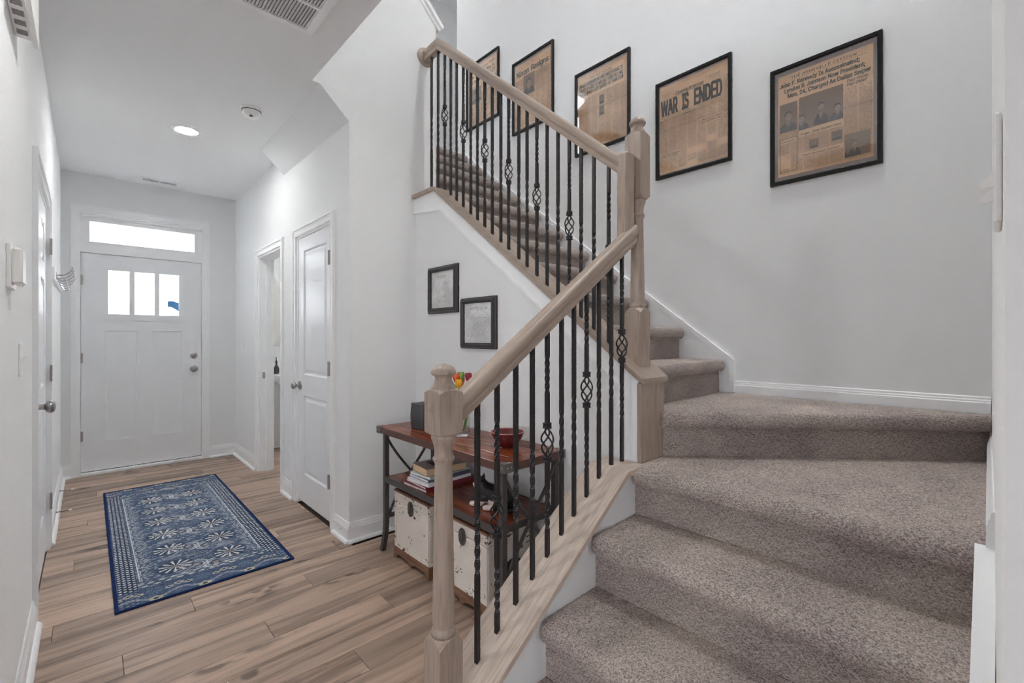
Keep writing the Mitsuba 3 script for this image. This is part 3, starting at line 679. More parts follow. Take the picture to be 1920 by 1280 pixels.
# balusters
def bar(z0, z1, twists, w=.0130):
    zs = [z0]; 
    for a_, b_ in twists: zs += list(np.linspace(a_, b_, max(8, int((b_ - a_) / .0065))))
    zs.append(z1); rings = []; ang = 0.0
    for i, z in enumerate(zs):
        ang = 0.0
        for a_, b_ in twists:
            if a_ <= z <= b_: ang = (z - a_) / (b_ - a_) * PI * 2.5
            elif z > b_: ang = PI * 2.5
        c, s = math.cos(ang + .1), math.sin(ang + .1); h = w / 2
        rings.append(np.array([(h * (c * a - s * b), h * (s * a + c * b), z) for a, b in ((-1, -1), (1, -1), (1, 1), (-1, 1))]))
    return loft(rings)
def basket(zc, half=.047, R=.0225):
    ms = []
    for k in range(4):
        t = np.linspace(0, 1, 22); th = k * PI / 2 + t * PI * 1.05
        r = .0045 + (R - .0045) * np.sin(PI * t) ** .75
        ms.append(tube(np.c_[r * np.cos(th), r * np.sin(th), zc - half + 2 * half * t], .0031, 6))
    return cat_(ms)
def collar(zc):
    return cat_([hull([(a * .0102, b * .0102, zc + z) for a in (-1, 1) for b in (-1, 1) for z in (-.010, .010)]),
                 B(-.0118, .0118, -.0118, .0118, zc - .010, zc - .0045, .0015), B(-.0118, .0118, -.0118, .0118, zc + .0045, zc + .010, .0015)])
def baluster(x, y, z0, z1, kind, hb=.39):
    if kind == 'basket':
        zc = z0 + hb
        m = cat_([bar(z0 - .004, zc - .048, [(max(z0 + .05, zc - .30), zc - .15)]), bar(zc + .048, z1, [(zc + .17, min(zc + .30, z1 - .06))])])
    else:
        f = (z1 - z0) / .78
        m = bar(z0 - .004, z1, [(z0 + .25 * f, z0 + .44 * f)])
    k = put('baluster', shift(m, x, y, 0), IRON, rail)
    if kind == 'basket':
        put('basket', shift(basket(zc), x, y, 0), IRON, k, smooth=40)
        put('collar', shift(collar(zc - .058), x, y, 0), IRON, k); put('collar', shift(collar(zc + .058), x, y, 0), IRON, k)
    return k
lowX = [.849, .927, 1.007, 1.083, 1.156, 1.231, 1.300, 1.375, 1.452, 1.534, 1.609]
hbs = {1: .355, 4: .389, 7: .40, 10: .475}
for i, x in enumerate(lowX):
    baluster(x, 1.062, curbtop(x), lower_z(x) + .006, 'basket' if i % 3 == 1 else 'twist', hbs.get(i, .39))
upX = [808.4, 822.7, 835.7, 847.4, 859, 871.7, 886, 898.7, 912.7, 926.8, 942.8, 957.5, 976, 991.5, 1009.5, 1028, 1048, 1068.5, 1089.5, 1112, 1138]
upY = np.interp(np.arange(21), np.arange(21), [2.662, 2.577, 2.494, 2.422, 2.354, 2.279, 2.199, 2.131, 2.058, 1.987, 1.909, 1.841, 1.757, 1.691, 1.617, 1.543, 1.468, 1.394, 1.321, 1.246, 1.164])
for i, y in enumerate(upY):
    baluster(rx(y), float(y), captop(y), upper_z(y) + .006, 'basket' if i % 3 == 2 else 'twist', .385 + (y - 1.40) * .095)

# ------------------------------------------------------------------ framed newspapers on the stair wall
FWd, FHt = .476, .620
def person_shapes(W, H, pose=0):
    """Flat halftone figure in a W x H photograph: (material, polygon) from back to front."""
    s = min(W, H); cx = W * (.5 + .04 * pose)
    el = lambda x, y_, a, b: affinity.scale(Point(x, y_).buffer(1.0, 12), a, b)
    head = el(cx, H * .55, s * .19, s * .26)
    hair = el(cx, H * .55 + s * .10, s * .225, s * .215).difference(el(cx + .02 * s, H * .55 - s * .04, s * .185, s * .23))
    marks = unary_union([el(cx - s * .075, H * .55 + s * .03, s * .035, s * .018), el(cx + s * .075, H * .55 + s * .03, s * .035, s * .018), el(cx, H * .55 - s * .135, s * .06, s * .012), el(cx + s * .015, H * .55 - s * .055, s * .02, s * .03)])
    suit = Polygon([(0, 0), (W, 0), (W, H * .16), (cx + s * .2, H * .34), (cx - s * .2, H * .34), (0, H * .16)])
    shirt = Polygon([(cx - s * .13, H * .34), (cx + s * .13, H * .34), (cx + .01 * s, 0), (cx - .01 * s, 0)])
    tie = Polygon([(cx - s * .03, H * .30), (cx + s * .03, H * .30), (cx + s * .055, 0), (cx - s * .055, 0)])
    return [(PHOTO_L, head), (PHOTO_D, unary_union([hair, marks])), (PHOTO_D, suit), (PHOTO_L, shirt), (PHOTO_D, tie)]
def photo(parent, M, x, y, W, H, figs=((0, 1),), back=None):
    k = put('photograph', tf(shift(ex(sbox(0, 0, W, H), .0003), x, y, .0010), M), back or PHOTO_M, parent)
    box_ = sbox(.0005, .0005, W - .0005, H - .0005); ms = {}
    for j, (fx, sc) in enumerate(figs):
        for q, (mt, g) in enumerate(person_shapes(W / max(1, len(figs)) * 1.0, H * sc)):
            g = affinity.translate(g, fx, 0).intersection(box_)
            if g.is_empty or g.area < 1e-7: continue
            ms.setdefault(mt, []).append(shift(ex(g, .0002), x, y, .0013 + .0002 * q))
    for mt, l in ms.items(): put('figure', tf(cat_(l), M), mt, k)
    return k
def news_frame(yc, zc, label, idx, content, sheet=(.405, .535)):
    k = thing('framed_newspaper', label, 'picture', 'framed newspapers along the stair wall')
    y0, z0 = yc + FWd / 2, zc - FHt / 2
    M = FX_neg(XN, y0, z0)
    W, H, fw = FWd, FHt, .020
    o = [(0, 0), (W, 0), (W, H), (0, H)]
    def rr(i, w): return np.array([(i, i, w), (W - i, i, w), (W - i, H - i, w), (i, H - i, w)])
    put('frame', tf(loft([rr(0, 0), rr(0, .020), rr(.002, .022), rr(fw - .004, .020), rr(fw, .016), rr(fw, .0)], caps=False), M), BLACKFRAME, k)
    put('mat', tf(shift(ex(sbox(fw, fw, W - fw, H - fw), .004), 0, 0, .0005), M), MATBOARD, k)
    sx, sy = (W - sheet[0]) / 2, (H - sheet[1]) / 2
    pm = np.array([(0, 0, 0), (sheet[0], 0, 0), (sheet[0], sheet[1], 0), (0, sheet[1], 0)]) + [sx, sy, .0052]
    page = trimesh.Trimesh(pm, [[0, 1, 2], [0, 2, 3]], process=False)
    uv = np.array([(0, 0), (sheet[0], 0), (sheet[0], sheet[1]), (0, sheet[1])]) * [.405 / sheet[0], .535 / sheet[1]] + [0, 10.0 * idx]
    pk_ = put('newspaper', tf(page, M), PAPER, k, uv=uv)
    MP = at(M, sx, sy, .0052)
    def blank(x, y, w, h): put('blank_area', tf(shift(ex(sbox(x, y, x + w, y + h), .0003), 0, 0, .0003), MP), PAPERPLAIN, pk_)
    def line(s, x, y, w, h, bold=True, slant=0, mt=INK, fat=0.0):
        t = text(s, h, .0003, bold, width=w - 2 * fat, slant=slant)
        if fat: t = cat_([shift(t, dx, dy, dz) for dx, dy, dz in ((0, 0, 0), (fat, fat * .3, .00003), (2 * fat, 0, .00006))])
        put('lettering', tf(shift(t, x, y, .0008), MP), mt, pk_)
    def rule(x0, y0_, x1, y1): put('rule', tf(shift(ex(sbox(x0, y0_, x1, y1), .0003), 0, 0, .0007), MP), INK, pk_)
    def outline(x0, y0_, x1, y1, t=.0022): put('rule', tf(shift(ex(rect_ring((x0, y0_, x1, y1), (x0 + t, y0_ + t, x1 - t, y1 - t)), .0003), 0, 0, .0007), MP), INK, pk_)
    content(blank, line, rule, outline, lambda x, y, w, h, figs=((0, 1),), back=None: photo(pk_, at(MP, 0, 0, 0), x, y, w, h, figs, back))
    put('glass_pane', tf(shift(ex(sbox(fw - .003, fw - .003, W - fw + .003, H - fw + .003), .002), 0, 0, .0115), M), GLASSP, k)
    return k
def c_citizen(blank, line, rule, outline, ph):
    blank(0, .385, .405, .150)
    line('THE ASHEVILLE CITIZEN', .060, .506, .280, .013, bold=False)
    rule(.02, .499, .385, .4998)
    for xx in (.008, .352):
        for q in range(4): line('. . . . . . . .', xx, .527 - .006 * q, .045, .004, False, 0, INKSOFT)
    line('John F. Kennedy Is Assassinated;', .008, .472, .345, .0205, fat=.0006)
    line('Lyndon B. Johnson Now President;', .030, .441, .345, .0205, fat=.0006)
    line('Man, 24, Charged As Dallas Sniper', .045, .410, .352, .0205, fat=.0006)
    blank(.296, .362, .105, .042)
    line('Two Shots', .302, .388, .085, .013, True, .25); line('Fell Chief', .302, .369, .080, .013, True, .25)
    ph(.008, .232, .082, .150)
    ph(.098, .222, .190, .168, figs=((-.02, .62), (.066, 1.0), (.135, .66)), back=PHOTO_M)
    blank(.098, .186, .190, .034)
    line('Anger, Grief Shown Here', .104, .193, .176, .011)
    outline(.008, .022, .090, .198)
    blank(.012, .172, .074, .022); line('A Nation Mourns', .016, .178, .064, .008)
    ph(.144, .112, .040, .046, figs=((-.004, .9), (.016, .9))); ph(.240, .122, .044, .046, figs=((0, .9), (.018, .9)))
    blank(.098, .078, .190, .022); line('They\u2019re Shooting At President!', .112, .083, .160, .008)
    ph(.294, .022, .100, .112, figs=((-.036, .80), (.014, 1.0)))
def c_war(blank, line, rule, outline, ph):
    blank(0, .345, .405, .190)
    line('Panama American', .108, .478, .180, .022, bold=True, slant=.12)
    rule(.004, .472, .401, .4728); rule(.095, .476, .0958, .522); rule(.300, .476, .3008, .522)
    for q in range(3): line('EXTRA EDITION', .020, .506 - .011 * q, .060, .005, False, 0, INKSOFT)
    for q in range(3): line('WAR EXTRA', .315, .506 - .011 * q, .070, .006, q == 0, 0, INKSOFT)
    line('WAR', .008, .370, .116, .096, fat=.0026); line('IS', .150, .370, .046, .096, fat=.0026); line('ENDED', .228, .370, .170, .096, fat=.0026)
    for q in range(4):
        line('terms of the armistice signed at midnight', .01 if q % 2 else .03, .366 - .010 * q, .14, .0055, False, 0, INKSOFT)
        line('all the nations lay down their arms today', .25, .366 - .010 * q, .145, .0055, False, 0, INKSOFT)
    line('Great Powers', .160, .352, .075, .010, False); line('Celebrate News', .160, .338, .082, .010, False)
    blank(.250, .236, .150, .036); line('ALL BELLS IN CITY RING', .256, .256, .140, .008); line('as Guns Fall Silent Today', .256, .242, .138, .008)
    blank(.008, .096, .14, .032); line('The Fight is Ended', .014, .113, .12, .008); line('In East and West', .014, .101, .11, .008)
def c_terms(blank, line, rule, outline, ph):
    blank(0, .385, .405, .150)
    line('THE CITIZEN', .10, .510, .20, .014, False); rule(.02, .502, .385, .5028)
    for q, s in enumerate(('JAPAN SURRENDERS UNCONDITIONALLY;', 'FORCED TO AGREE TO IMPOSED TERMS ON LAND;', 'OCCUPATION BY FLEET QUICKLY SET IN MOTION')):
        line(s, .008, .472 - .033 * q, .388, .025, fat=.0008)
    ph(.196, .292, .042, .066); ph(.196, .212, .042, .066)
    for q in range(3): blank(.254, .326 - .02 * q, .06, .014); line('Fleet Nears', .258, .329 - .02 * q, .05, .008)
def c_resigns(blank, line, rule, outline, ph):
    blank(0, .420, .405, .115)
    line('THE CITIZEN', .13, .515, .14, .008, False, 0, INKSOFT); rule(.02, .508, .385, .5086)
    line('Nixon', .020, .445, .148, .046, fat=.001); line('Resigns', .194, .445, .196, .046, fat=.001)
    ph(.104, .262, .130, .168, figs=((0, 1),))
    for q in range(4): line('A nation listens quietly', .254, .424 - .016 * q, .136, .008, False)
    blank(.020, .330, .076, .018); line('Ford Next', .024, .334, .06, .010)
def c_today(blank, line, rule, outline, ph):
    blank(0, .370, .405, .165)
    line('Men Walk And Talk', .02, .492, .36, .020, False); line('The Moon Landing Is', .02, .448, .36, .026)
    line('ON THE MOON', .02, .392, .22, .030); line('TODAY', .262, .392, .128, .038)
    ph(.06, .20, .13, .14); 
news_frame(.610, 2.392, 'framed newspaper with many photos, nearest and largest on the stair wall', 1, c_citizen)
news_frame(1.290, 2.600, 'framed newspaper headlined WAR IS ENDED, behind and right of the upper newel post', 2, c_war, (.430, .560))
news_frame(1.962, 2.944, 'framed newspaper with blue window reflection, left of the upper newel post', 3, c_terms, (.430, .560))
news_frame(2.660, 3.332, 'framed newspaper headlined Resigns, second from the top of the stairs', 4, c_resigns, (.418, .550))
news_frame(3.318, 3.585, 'framed newspaper partly behind the handrail, highest on the stair wall', 5, c_today, (.418, .550))

# ------------------------------------------------------------------ two small prints under the stairs
def small_print(yc, zc, W, H, word, label, motif):
    k = thing('framed_print', label, 'picture', 'small framed prints under the stairs')
    M = FX_neg(XW, yc + W / 2, zc - H / 2); fw = .034
    def rr(i, w): return np.array([(i, i, w), (W - i, i, w), (W - i, H - i, w), (i, H - i, w)])
    put('frame', tf(loft([rr(0, 0), rr(.0, .012), rr(.006, .016), rr(.012, .026), rr(.022, .030), rr(.028, .026), rr(fw, .020), rr(fw, .0)], caps=False), M), GREYFRAME, k)
    pm = np.array([(fw, fw, .008), (W - fw, fw, .008), (W - fw, H - fw, .008), (fw, H - fw, .008)])
    p = put('print', tf(trimesh.Trimesh(pm, [[0, 1, 2], [0, 2, 3]], process=False), M), SKETCH, k, uv=pm[:, :2] + [yc, 0])
    iw, ih = W - 2 * fw, H - 2 * fw
    put('lettering', tf(shift(text(word, .022, .0004, False, width=iw * (.44 if word == 'relax' else .62)), fw + iw * (.18 if word == 'relax' else .2), fw + ih * .83, .0083), M), SKETCHINK, p)
    ls = []
    for kk in range(motif[0]):
        c0 = np.array([fw + iw * motif[1][kk][0], fw + ih * motif[1][kk][1]]); a = motif[1][kk][2]; Lf = motif[1][kk][3]
        t = np.linspace(0, 1, 14)
        for s in (-1, 1):
            pts = np.c_[t * Lf, s * Lf * .24 * np.sin(PI * t)]; R = np.array([[math.cos(a), -math.sin(a)], [math.sin(a), math.cos(a)]])
            q = pts @ R.T + c0
            ls.append(LineString(q).buffer(.0007))
        q = np.c_[t * Lf, 0 * t] @ np.array([[math.cos(a), -math.sin(a)], [math.sin(a), math.cos(a)]]).T + c0; ls.append(LineString(q).buffer(.0007))
    g = unary_union(ls).intersection(sbox(fw, fw, W - fw, H - fw))
    put('drawing', tf(shift(ex(g, .0004), 0, 0, .0083), M), SKETCHINK, p)
    put('glass_pane', tf(shift(ex(sbox(fw - .003, fw - .003, W - fw + .003, H - fw + .003), .002), 0, 0, .0125), M), GLASSP, k)
small_print(2.408, 1.572, .325, .300, 'relax', 'dark framed print reading relax, upper left of two under the stairs',
            (3, [(.22, .30, .05, .17), (.30, .22, -.15, .13), (.45, .50, .7, .07)]))
small_print(2.052, 1.352, .323, .298, 'embrace', 'dark framed print reading embrace, lower right of two under the stairs',
            (5, [(.2, .62, .02, .18), (.1, .16, .75, .10), (.25, .14, .9, .11), (.45, .16, .8, .12), (.66, .2, .9, .10)]))

# ------------------------------------------------------------------ console table
tb = thing('console_table', 'long console table with red-brown plank top and black metal frame', 'table')
TX0, TX1, TY0, TY1, TZ = 1.266, 1.648, 1.402, 2.545, .738
MLEG = .026
nb = 4; bw = (TX1 - TX0 - .004) / nb
for i in range(nb):
    put('top_board', B(TX0 + .002 + i * bw + .0012, TX0 + .002 + (i + 1) * bw - .0012, TY0 + .085, TY1 - .085, TZ - .020, TZ, .0015), TABLEW, tb)
for (a, b) in ((TY0, TY0 + .083), (TY1 - .083, TY1)):
    put('end_board', B(TX0 + .002, TX1 - .002, a + .001, b - .001, TZ - .020, TZ, .0015), TABLEW, tb)
put('apron', cat_([B(TX0, TX0 + .02, TY0, TY1, TZ - .036, TZ - .002), B(TX1 - .02, TX1, TY0, TY1, TZ - .036, TZ - .002), B(TX0 + .02, TX1 - .02, TY0, TY0 + .02, TZ - .036, TZ - .002), B(TX0 + .02, TX1 - .02, TY1 - .02, TY1, TZ - .036, TZ - .002)]), TABLEEDGE, tb)
for (cx, sx) in ((TX0, 1), (TX1, -1)):
    for (cy, sy) in ((TY0, 1), (TY1, -1)):
        L_ = .048
        br = cat_([B(min(cx - sx * .002, cx + sx * L_), max(cx - sx * .002, cx + sx * L_), min(cy - sy * .002, cy), max(cy - sy * .002, cy), TZ - .038, TZ + .002),
                   B(min(cx - sx * .002, cx), max(cx - sx * .002, cx), min(cy - sy * .002, cy + sy * L_), max(cy - sy * .002, cy + sy * L_), TZ - .038, TZ + .002),
                   hull([(cx, cy, TZ), (cx + sx * L_, cy, TZ), (cx, cy + sy * L_, TZ), (cx, cy, TZ + .0022), (cx + sx * L_, cy, TZ + .0022), (cx, cy + sy * L_, TZ + .0022)])])
        k = put('corner_bracket', br, PEWTER, tb)
        sp = trimesh.creation.icosphere(2, .0042)
        put('rivet', cat_([shift(sp, cx + sx * .015, cy - sy * .002, TZ - .018), shift(sp, cx + sx * .036, cy - sy * .002, TZ - .018), shift(sp, cx - sx * .002, cy + sy * .015, TZ - .018), shift(sp, cx - sx * .002, cy + sy * .036, TZ - .018), shift(sp, cx + sx * .030, cy + sy * .008, TZ + .001)]), NICKEL, k, smooth=True)
LX0, LX1, LY0, LY1 = TX0 + .022, TX1 - .030, TY0 + .035, TY1 - .075
def bar_path(pts, w, up=(1, 0, 0)):
    P = np.array(pts, float); up = np.array(up, float); rings = []
    tan = np.gradient(P, axis=0)
    for p, t in zip(P, tan):
        t = t / np.linalg.norm(t); s = np.cross(t, up); s /= np.linalg.norm(s); q = np.cross(s, t)
        rings.append(np.array([p + w / 2 * (a * s + b * q) for a, b in ((-1, -1), (1, -1), (1, 1), (-1, 1))]))
    return loft(rings)
for x in (LX0, LX1):
    for (y, s) in ((LY0, -1), (LY1, 1)):
        pts = [(x, y, TZ - .034), (x, y, .40), (x, y, .20)] + [(x, y + s * .045 * (t ** 2), .20 - .20 * t) for t in np.linspace(.15, 1, 9)]
        put('leg', bar_path(pts, MLEG), METAL, tb, smooth=30)
for y in (LY0, LY1):
    for sgn in (1, -1):
        xa, xb = (LX0, LX1) if sgn > 0 else (LX1, LX0)
        pts = spl([(xa, y, .70), ((xa + xb) / 2, y, .455), (xb - (xb - xa) * .05, y, .225), (xb, y, .17)], 16)
        put('cross_brace', bar_path(pts + [0, .006 * sgn, 0], .012, (0, 1, 0)), METAL, tb)
    put('stretcher', B(LX0, LX1, y - .010, y + .010, .205, .225), METAL, tb)
SZ = .455
put('shelf', B(LX0 - .012, LX1 + .012, LY0 + .014, LY1 - .014, SZ - .018, SZ, .001), TABLEW, tb)
put('shelf_edge', cat_([B(LX0 - .016, LX0 - .011, LY0 - .002, LY1 + .002, SZ - .032, SZ + .002), B(LX1 + .011, LX1 + .016, LY0 - .002, LY1 + .002, SZ - .032, SZ + .002), B(LX0 - .012, LX1 + .012, LY0 + .013, LY0 + .018, SZ - .032, SZ - .0005), B(LX0 - .012, LX1 + .012, LY1 - .018, LY1 - .013, SZ - .032, SZ - .0005)]), METAL, tb)

# ------------------------------------------------------------------ trunks under the table
def trunk(y0, y1, label):
    k = thing('storage_trunk', label, 'trunk')
    x0, x1 = 1.306, 1.606; zt = .392
    nn = 40
    def apron(L_):
        t = np.linspace(0, 1, nn); z = .010 + .014 * np.abs(np.sin(t * PI * 2)) ** .8 + .012 * np.exp(-((t - .5) / .05) ** 2) * -1 + .004
        z = np.clip(z, .003, None); z[(t < .10) | (t > .90)] = 0.0
        return Polygon([(0, .066)] + [(a * L_, b) for a, b in zip(t, z)] + [(L_, .066)])
    fr_ = tf(ex(apron(y1 - y0 + .012), .010), FX_neg(x0 + .004, y1 + .006, 0))
    bk_ = tf(ex(apron(y1 - y0 + .012), .010), FX_neg(x1 + .006, y1 + .006, 0))
    sd_ = tf(ex(apron(x1 - x0 + .002), .010), FY_neg(x0 - .001, y0 + .004, 0)); sd2 = tf(ex(apron(x1 - x0 + .002), .010), FY_neg(x0 - .001, y1 + .006, 0))
    put('base', cat_([fr_, bk_, sd_, sd2]), TRUNKW, k)
    put('body', B(x0, x1, y0, y1, .045, .326, .002), TRUNKP, k)
    put('lid', B(x0 - .001, x1 + .001, y0 - .001, y1 + .001, .329, zt - .012, .002), TRUNKP, k)
    put('lid_board', B(x0 - .007, x1 + .004, y0 - .006, y1 + .006, zt - .012, zt, .003), TRUNKW, k)
    M = FX_neg(x0 - .001, y1, 0); w = y1 - y0
    put('moulding', tf(cat_([ex(rect_ring((.0, .066, w, .326), (.016, .086, w - .016, .340)), .004), ex(rect_ring((0, .329, w, .379), (.016, .310, w - .016, .365)), .004)]), M), TRUNKP, k)
    M2 = FY_neg(x0, y0 - .001, 0); w2 = x1 - x0
    put('moulding', tf(cat_([ex(rect_ring((.0, .066, w2, .326), (.016, .086, w2 - .016, .340)), .004), ex(rect_ring((0, .329, w2, .379), (.016, .310, w2 - .016, .365)), .004)]), M2), TRUNKP, k)
    th = np.linspace(0, 2 * PI, 97)[:-1]; r = 1 + .06 * np.cos(th * 16)
    esc = Polygon(np.c_[.026 * r * np.cos(th), .040 * r * np.sin(th)])
    l = put('latch', tf(shift(ex(esc, .004), w / 2, .322, .0045), M), METAL, k)
    put('hasp', tf(cat_([B(w / 2 - .008, w / 2 + .008, .318, .350, .008, .014, .002), shift(trimesh.creation.cylinder(.012, .008, sections=20), w / 2, .310, .011), shift(trimesh.creation.icosphere(2, .004), w / 2 - .004, .306, .016)]), M), METAL, l, smooth=30)
    hole = affinity.scale(Point(w2 / 2, .200).buffer(.055), 1, .62)
    put('handle', tf(cat_([shift(ex(hole, .003), 0, 0, .002), shift(ex(hole.difference(affinity.scale(hole, .8, .7)), .008), 0, 0, .003)]), M2), DARK, k)
    return k
trunk(2.036, 2.392, 'white distressed trunk under the far end of the console table')
trunk(1.560, 1.922, 'white distressed trunk under the near end of the console table')

# ------------------------------------------------------------------ things on the table and its shelf
def books():
    z = SZ
    spec = [('magazine', .015, .330, .225, 2.5, (.62, .58, .57), (.17, .02, .035), 'pale magazine with maroon cover at the bottom of the shelf stack', 'magazine'),
            ('magazine', .012, .322, .215, -2.0, (.66, .62, .62), (.19, .025, .04), 'maroon topped magazine second from the bottom of the shelf stack', 'magazine'),
            ('book', .016, .300, .195, 3.5, (.80, .79, .78), (.60, .62, .66), 'white paperback book third from the bottom of the shelf stack', 'book'),
            ('book', .014, .285, .190, 1.0, (.78, .77, .76), (.10, .10, .14), 'thin dark covered book in the middle of the shelf stack', 'book'),
            ('book', .014, .280, .180, 5.0, (.76, .75, .74), (.40, .46, .46), 'grey green covered book right below the thick top book', 'book'),
            ('book', .040, .250, .170, -6.0, (.62, .45, .28), (.30, .24, .22), 'thick old hardback book on top of the shelf stack', 'book')]
    for i, (nm, h, L_, w, ang, pg, cv, lb, ct) in enumerate(spec):
        k = thing(nm, lb, ct, 'books and magazines on the table shelf')
        M = trimesh.transformations.translation_matrix([1.452 + .006 * math.sin(i * 2.2), 2.150 + .008 * math.cos(i * 1.7), z]) @ trimesh.transformations.rotation_matrix(math.radians(ang), [0, 0, 1])
        cvm = mat(f'cover_{i}', cv, .4); pgm = mat(f'pages_{i}', pg, .8)
        t = .0025 if h > .03 else .0012
        put('pages', tf(B(-L_ / 2 + .003, L_ / 2 - .003, -w / 2 + .004, w / 2 - .003, t, h - t), M), pgm, k)
        put('cover', tf(cat_([B(-L_ / 2, L_ / 2, -w / 2, w / 2, 0, t), B(-L_ / 2, L_ / 2, -w / 2, w / 2, h - t, h), B(-L_ / 2, L_ / 2, -w / 2 + 0, -w / 2 + .003, t, h - t) if h < .03 and i != 2 else B(-L_ / 2, L_ / 2, w / 2 - .003, w / 2, t, h - t)]), M), cvm, k)
        if i == 5: put('cover_picture', tf(B(-.06, .03, -.045, .05, h, h + .0006), M), mat('cover_art', [.07, .05, .09], .4), k)
        z += h + .0003
books()
# tissue box
k = thing('tissue_box_cover', 'dark grey bulging tissue box cover at the far end of the console table', 'tissue box')
cx, cy, hw = 1.452, 2.310, .066
rings = []
for t in np.linspace(0, 1, 13):
    w = hw * (.90 + .10 * math.sin(PI * (.12 + .8 * t))); c = .014
    rings.append(np.array([(cx + sx * (w - (c if a else 0)), cy + sy * (w - (0 if a else c)), TZ + .0022 + .143 * t) for sx, sy, a in ((1, -1, 0), (1, 1, 0), (1, 1, 1), (-1, 1, 1), (-1, 1, 0), (-1, -1, 0), (-1, -1, 1), (1, -1, 1))]))
put('body', loft(rings), SLATE, k, smooth=25)
put('slot', tf(shift(ex(affinity.scale(Point(0, 0).buffer(.03), 1.2, .7), .002), cx, cy, TZ + .1448), np.eye(4)), mat('slot_brown', [.09, .035, .025], .6), k)
# bowl
k = thing('bowl', 'deep red glazed bowl on the near end of the console table', 'bowl')
bp = [(0, .010), (.022, .010), (.028, .0115), (.050, .026), (.066, .046), (.0765, .066), (.0795, .0715), (.0825, .0705), (.0805, .064), (.070, .042), (.055, .020), (.040, .006), (.034, .0), (.028, .0), (.026, .004), (0, .004)]
put('body', shift(lathe(bp[::-1], 56), 1.500, 1.640, TZ + .0005), MAROON, k, smooth=40)
put('rim', shift(lathe([(.0775, .0695), (.0795, .0735), (.0825, .0728), (.083, .0705), (.080, .069)], 56), 1.500, 1.640, TZ + .0005), mat('bowl_rim', [.42, .20, .17], .15, coat=1), k, smooth=40)
# vase with tulips
k = thing('vase', 'clear glass vase of tulips behind the lower newel post', 'vase')
VX, VY = 1.480, 1.985
outer = [(0, 0), (.040, 0), (.0435, .004), (.0425, .02), (.0435, .10), (.048, .195), (.0492, .200)]
inner = [(.0470, .200), (.0455, .19), (.0405, .10), (.0395, .026), (.036, .018), (0, .016)]
put('glass', shift(lathe((outer + inner), 40), VX, VY, TZ + .001), 'mat_glass', k, smooth=40)
GREEN = mat('stem', [.09, .20, .035], .5)
LEAFM = mat('leaf', [.12, .27, .05], .5)
def tulip(dx, dy, h, col, label, lean):
    t = thing('tulip', label, 'flower', 'tulips in the glass vase')
    cm = mat('petal_' + t, col, .45)
    base = np.array([VX + dx * .25, VY + dy * .25, TZ + .022]); tip = np.array([VX + dx, VY + dy, TZ + h])
    put('stem', tube(spl([base, base * .55 + tip * .45 + [dx * .1, dy * .1, 0], tip], 14), .0032, 7), GREEN, t, smooth=True)
    for i in range(6):
        a = i * PI / 3 + lean; r0 = .0165 if i % 2 else .019
        rows = []
        for s in np.linspace(0, 1, 9):
            rad = r0 * (math.sin(PI * (.08 + .62 * s))) ** .8; wd = .017 * math.sin(PI * min(.98, .1 + .86 * s)) ** .7
            rows.append([(rad * math.cos(a + q * wd / max(rad, .006)), rad * math.sin(a + q * wd / max(rad, .006)), .052 * s) for q in (-1, -.5, 0, .5, 1)])
        G = np.array(rows).reshape(-1, 3); F = []
        for u in range(8):
            for v in range(4):
                q = u * 5 + v; F += [[q, q + 1, q + 6], [q, q + 6, q + 5]]
        put('petal', shift(trimesh.Trimesh(G, F, process=False), *(tip - [0, 0, .006])), cm, t, smooth=True)
    lf = []
    for s in np.linspace(0, 1, 8):
        w = .009 * math.sin(PI * (.12 + .85 * s)); p = base + (tip - base) * (s * .72) + np.array([dx, dy, 0]) * .25 * math.sin(PI * s)
        lf.append([p + np.array([-w, w * .4, 0]), p, p + np.array([w, -w * .4, .0])])
    G = np.array(lf).reshape(-1, 3); F = []
    for u in range(7):
        for v in range(2):
            q = u * 3 + v; F += [[q, q + 1, q + 4], [q, q + 4, q + 3]]
    put('leaf', trimesh.Trimesh(G, F, process=False), LEAFM, t, smooth=True)
tulip(-.024, .022, .292, [.75, .13, .05], 'orange red tulip at the left of the vase', .2)
tulip(-.022, -.002, .262, [.85, .42, .02], 'yellow tulip in front in the vase', .5)
tulip(.006, .014, .296, [.22, .36, .06], 'green tulip bud in the middle of the vase', .1)
tulip(.030, -.020, .292, [.33, .03, .04], 'dark red tulip at the right of the vase', .8)
tulip(.020, .030, .272, [.70, .20, .08], 'orange tulip at the back of the vase', .3)

# cat figurine on the shelf
def blob(spheres, n=2):
    return cat_([])
import manifold3d as m3
def limb(joints, ref=.006, it=8):
    """joints: list of chains [(x,y,z,r), ...]; hulls of consecutive spheres, united, refined and smoothed."""
    parts = []
    for ch in joints:
        for a, b in zip(ch[:-1], ch[1:]):
            parts.append(m3.Manifold.hull(m3.Manifold.sphere(a[3], 20).translate(a[:3]) + m3.Manifold.sphere(b[3], 20).translate(b[:3])))
    m = m3.Manifold.batch_boolean(parts, m3.OpType.Add).refine_to_length(ref).to_mesh()
    t = trimesh.Trimesh(np.array(m.vert_properties)[:, :3], np.array(m.tri_verts))
    trimesh.smoothing.filter_taubin(t, iterations=it)
    return t
kc = thing('cat_figurine', 'black and white cat figurine lying on the table shelf beside the books', 'figurine')
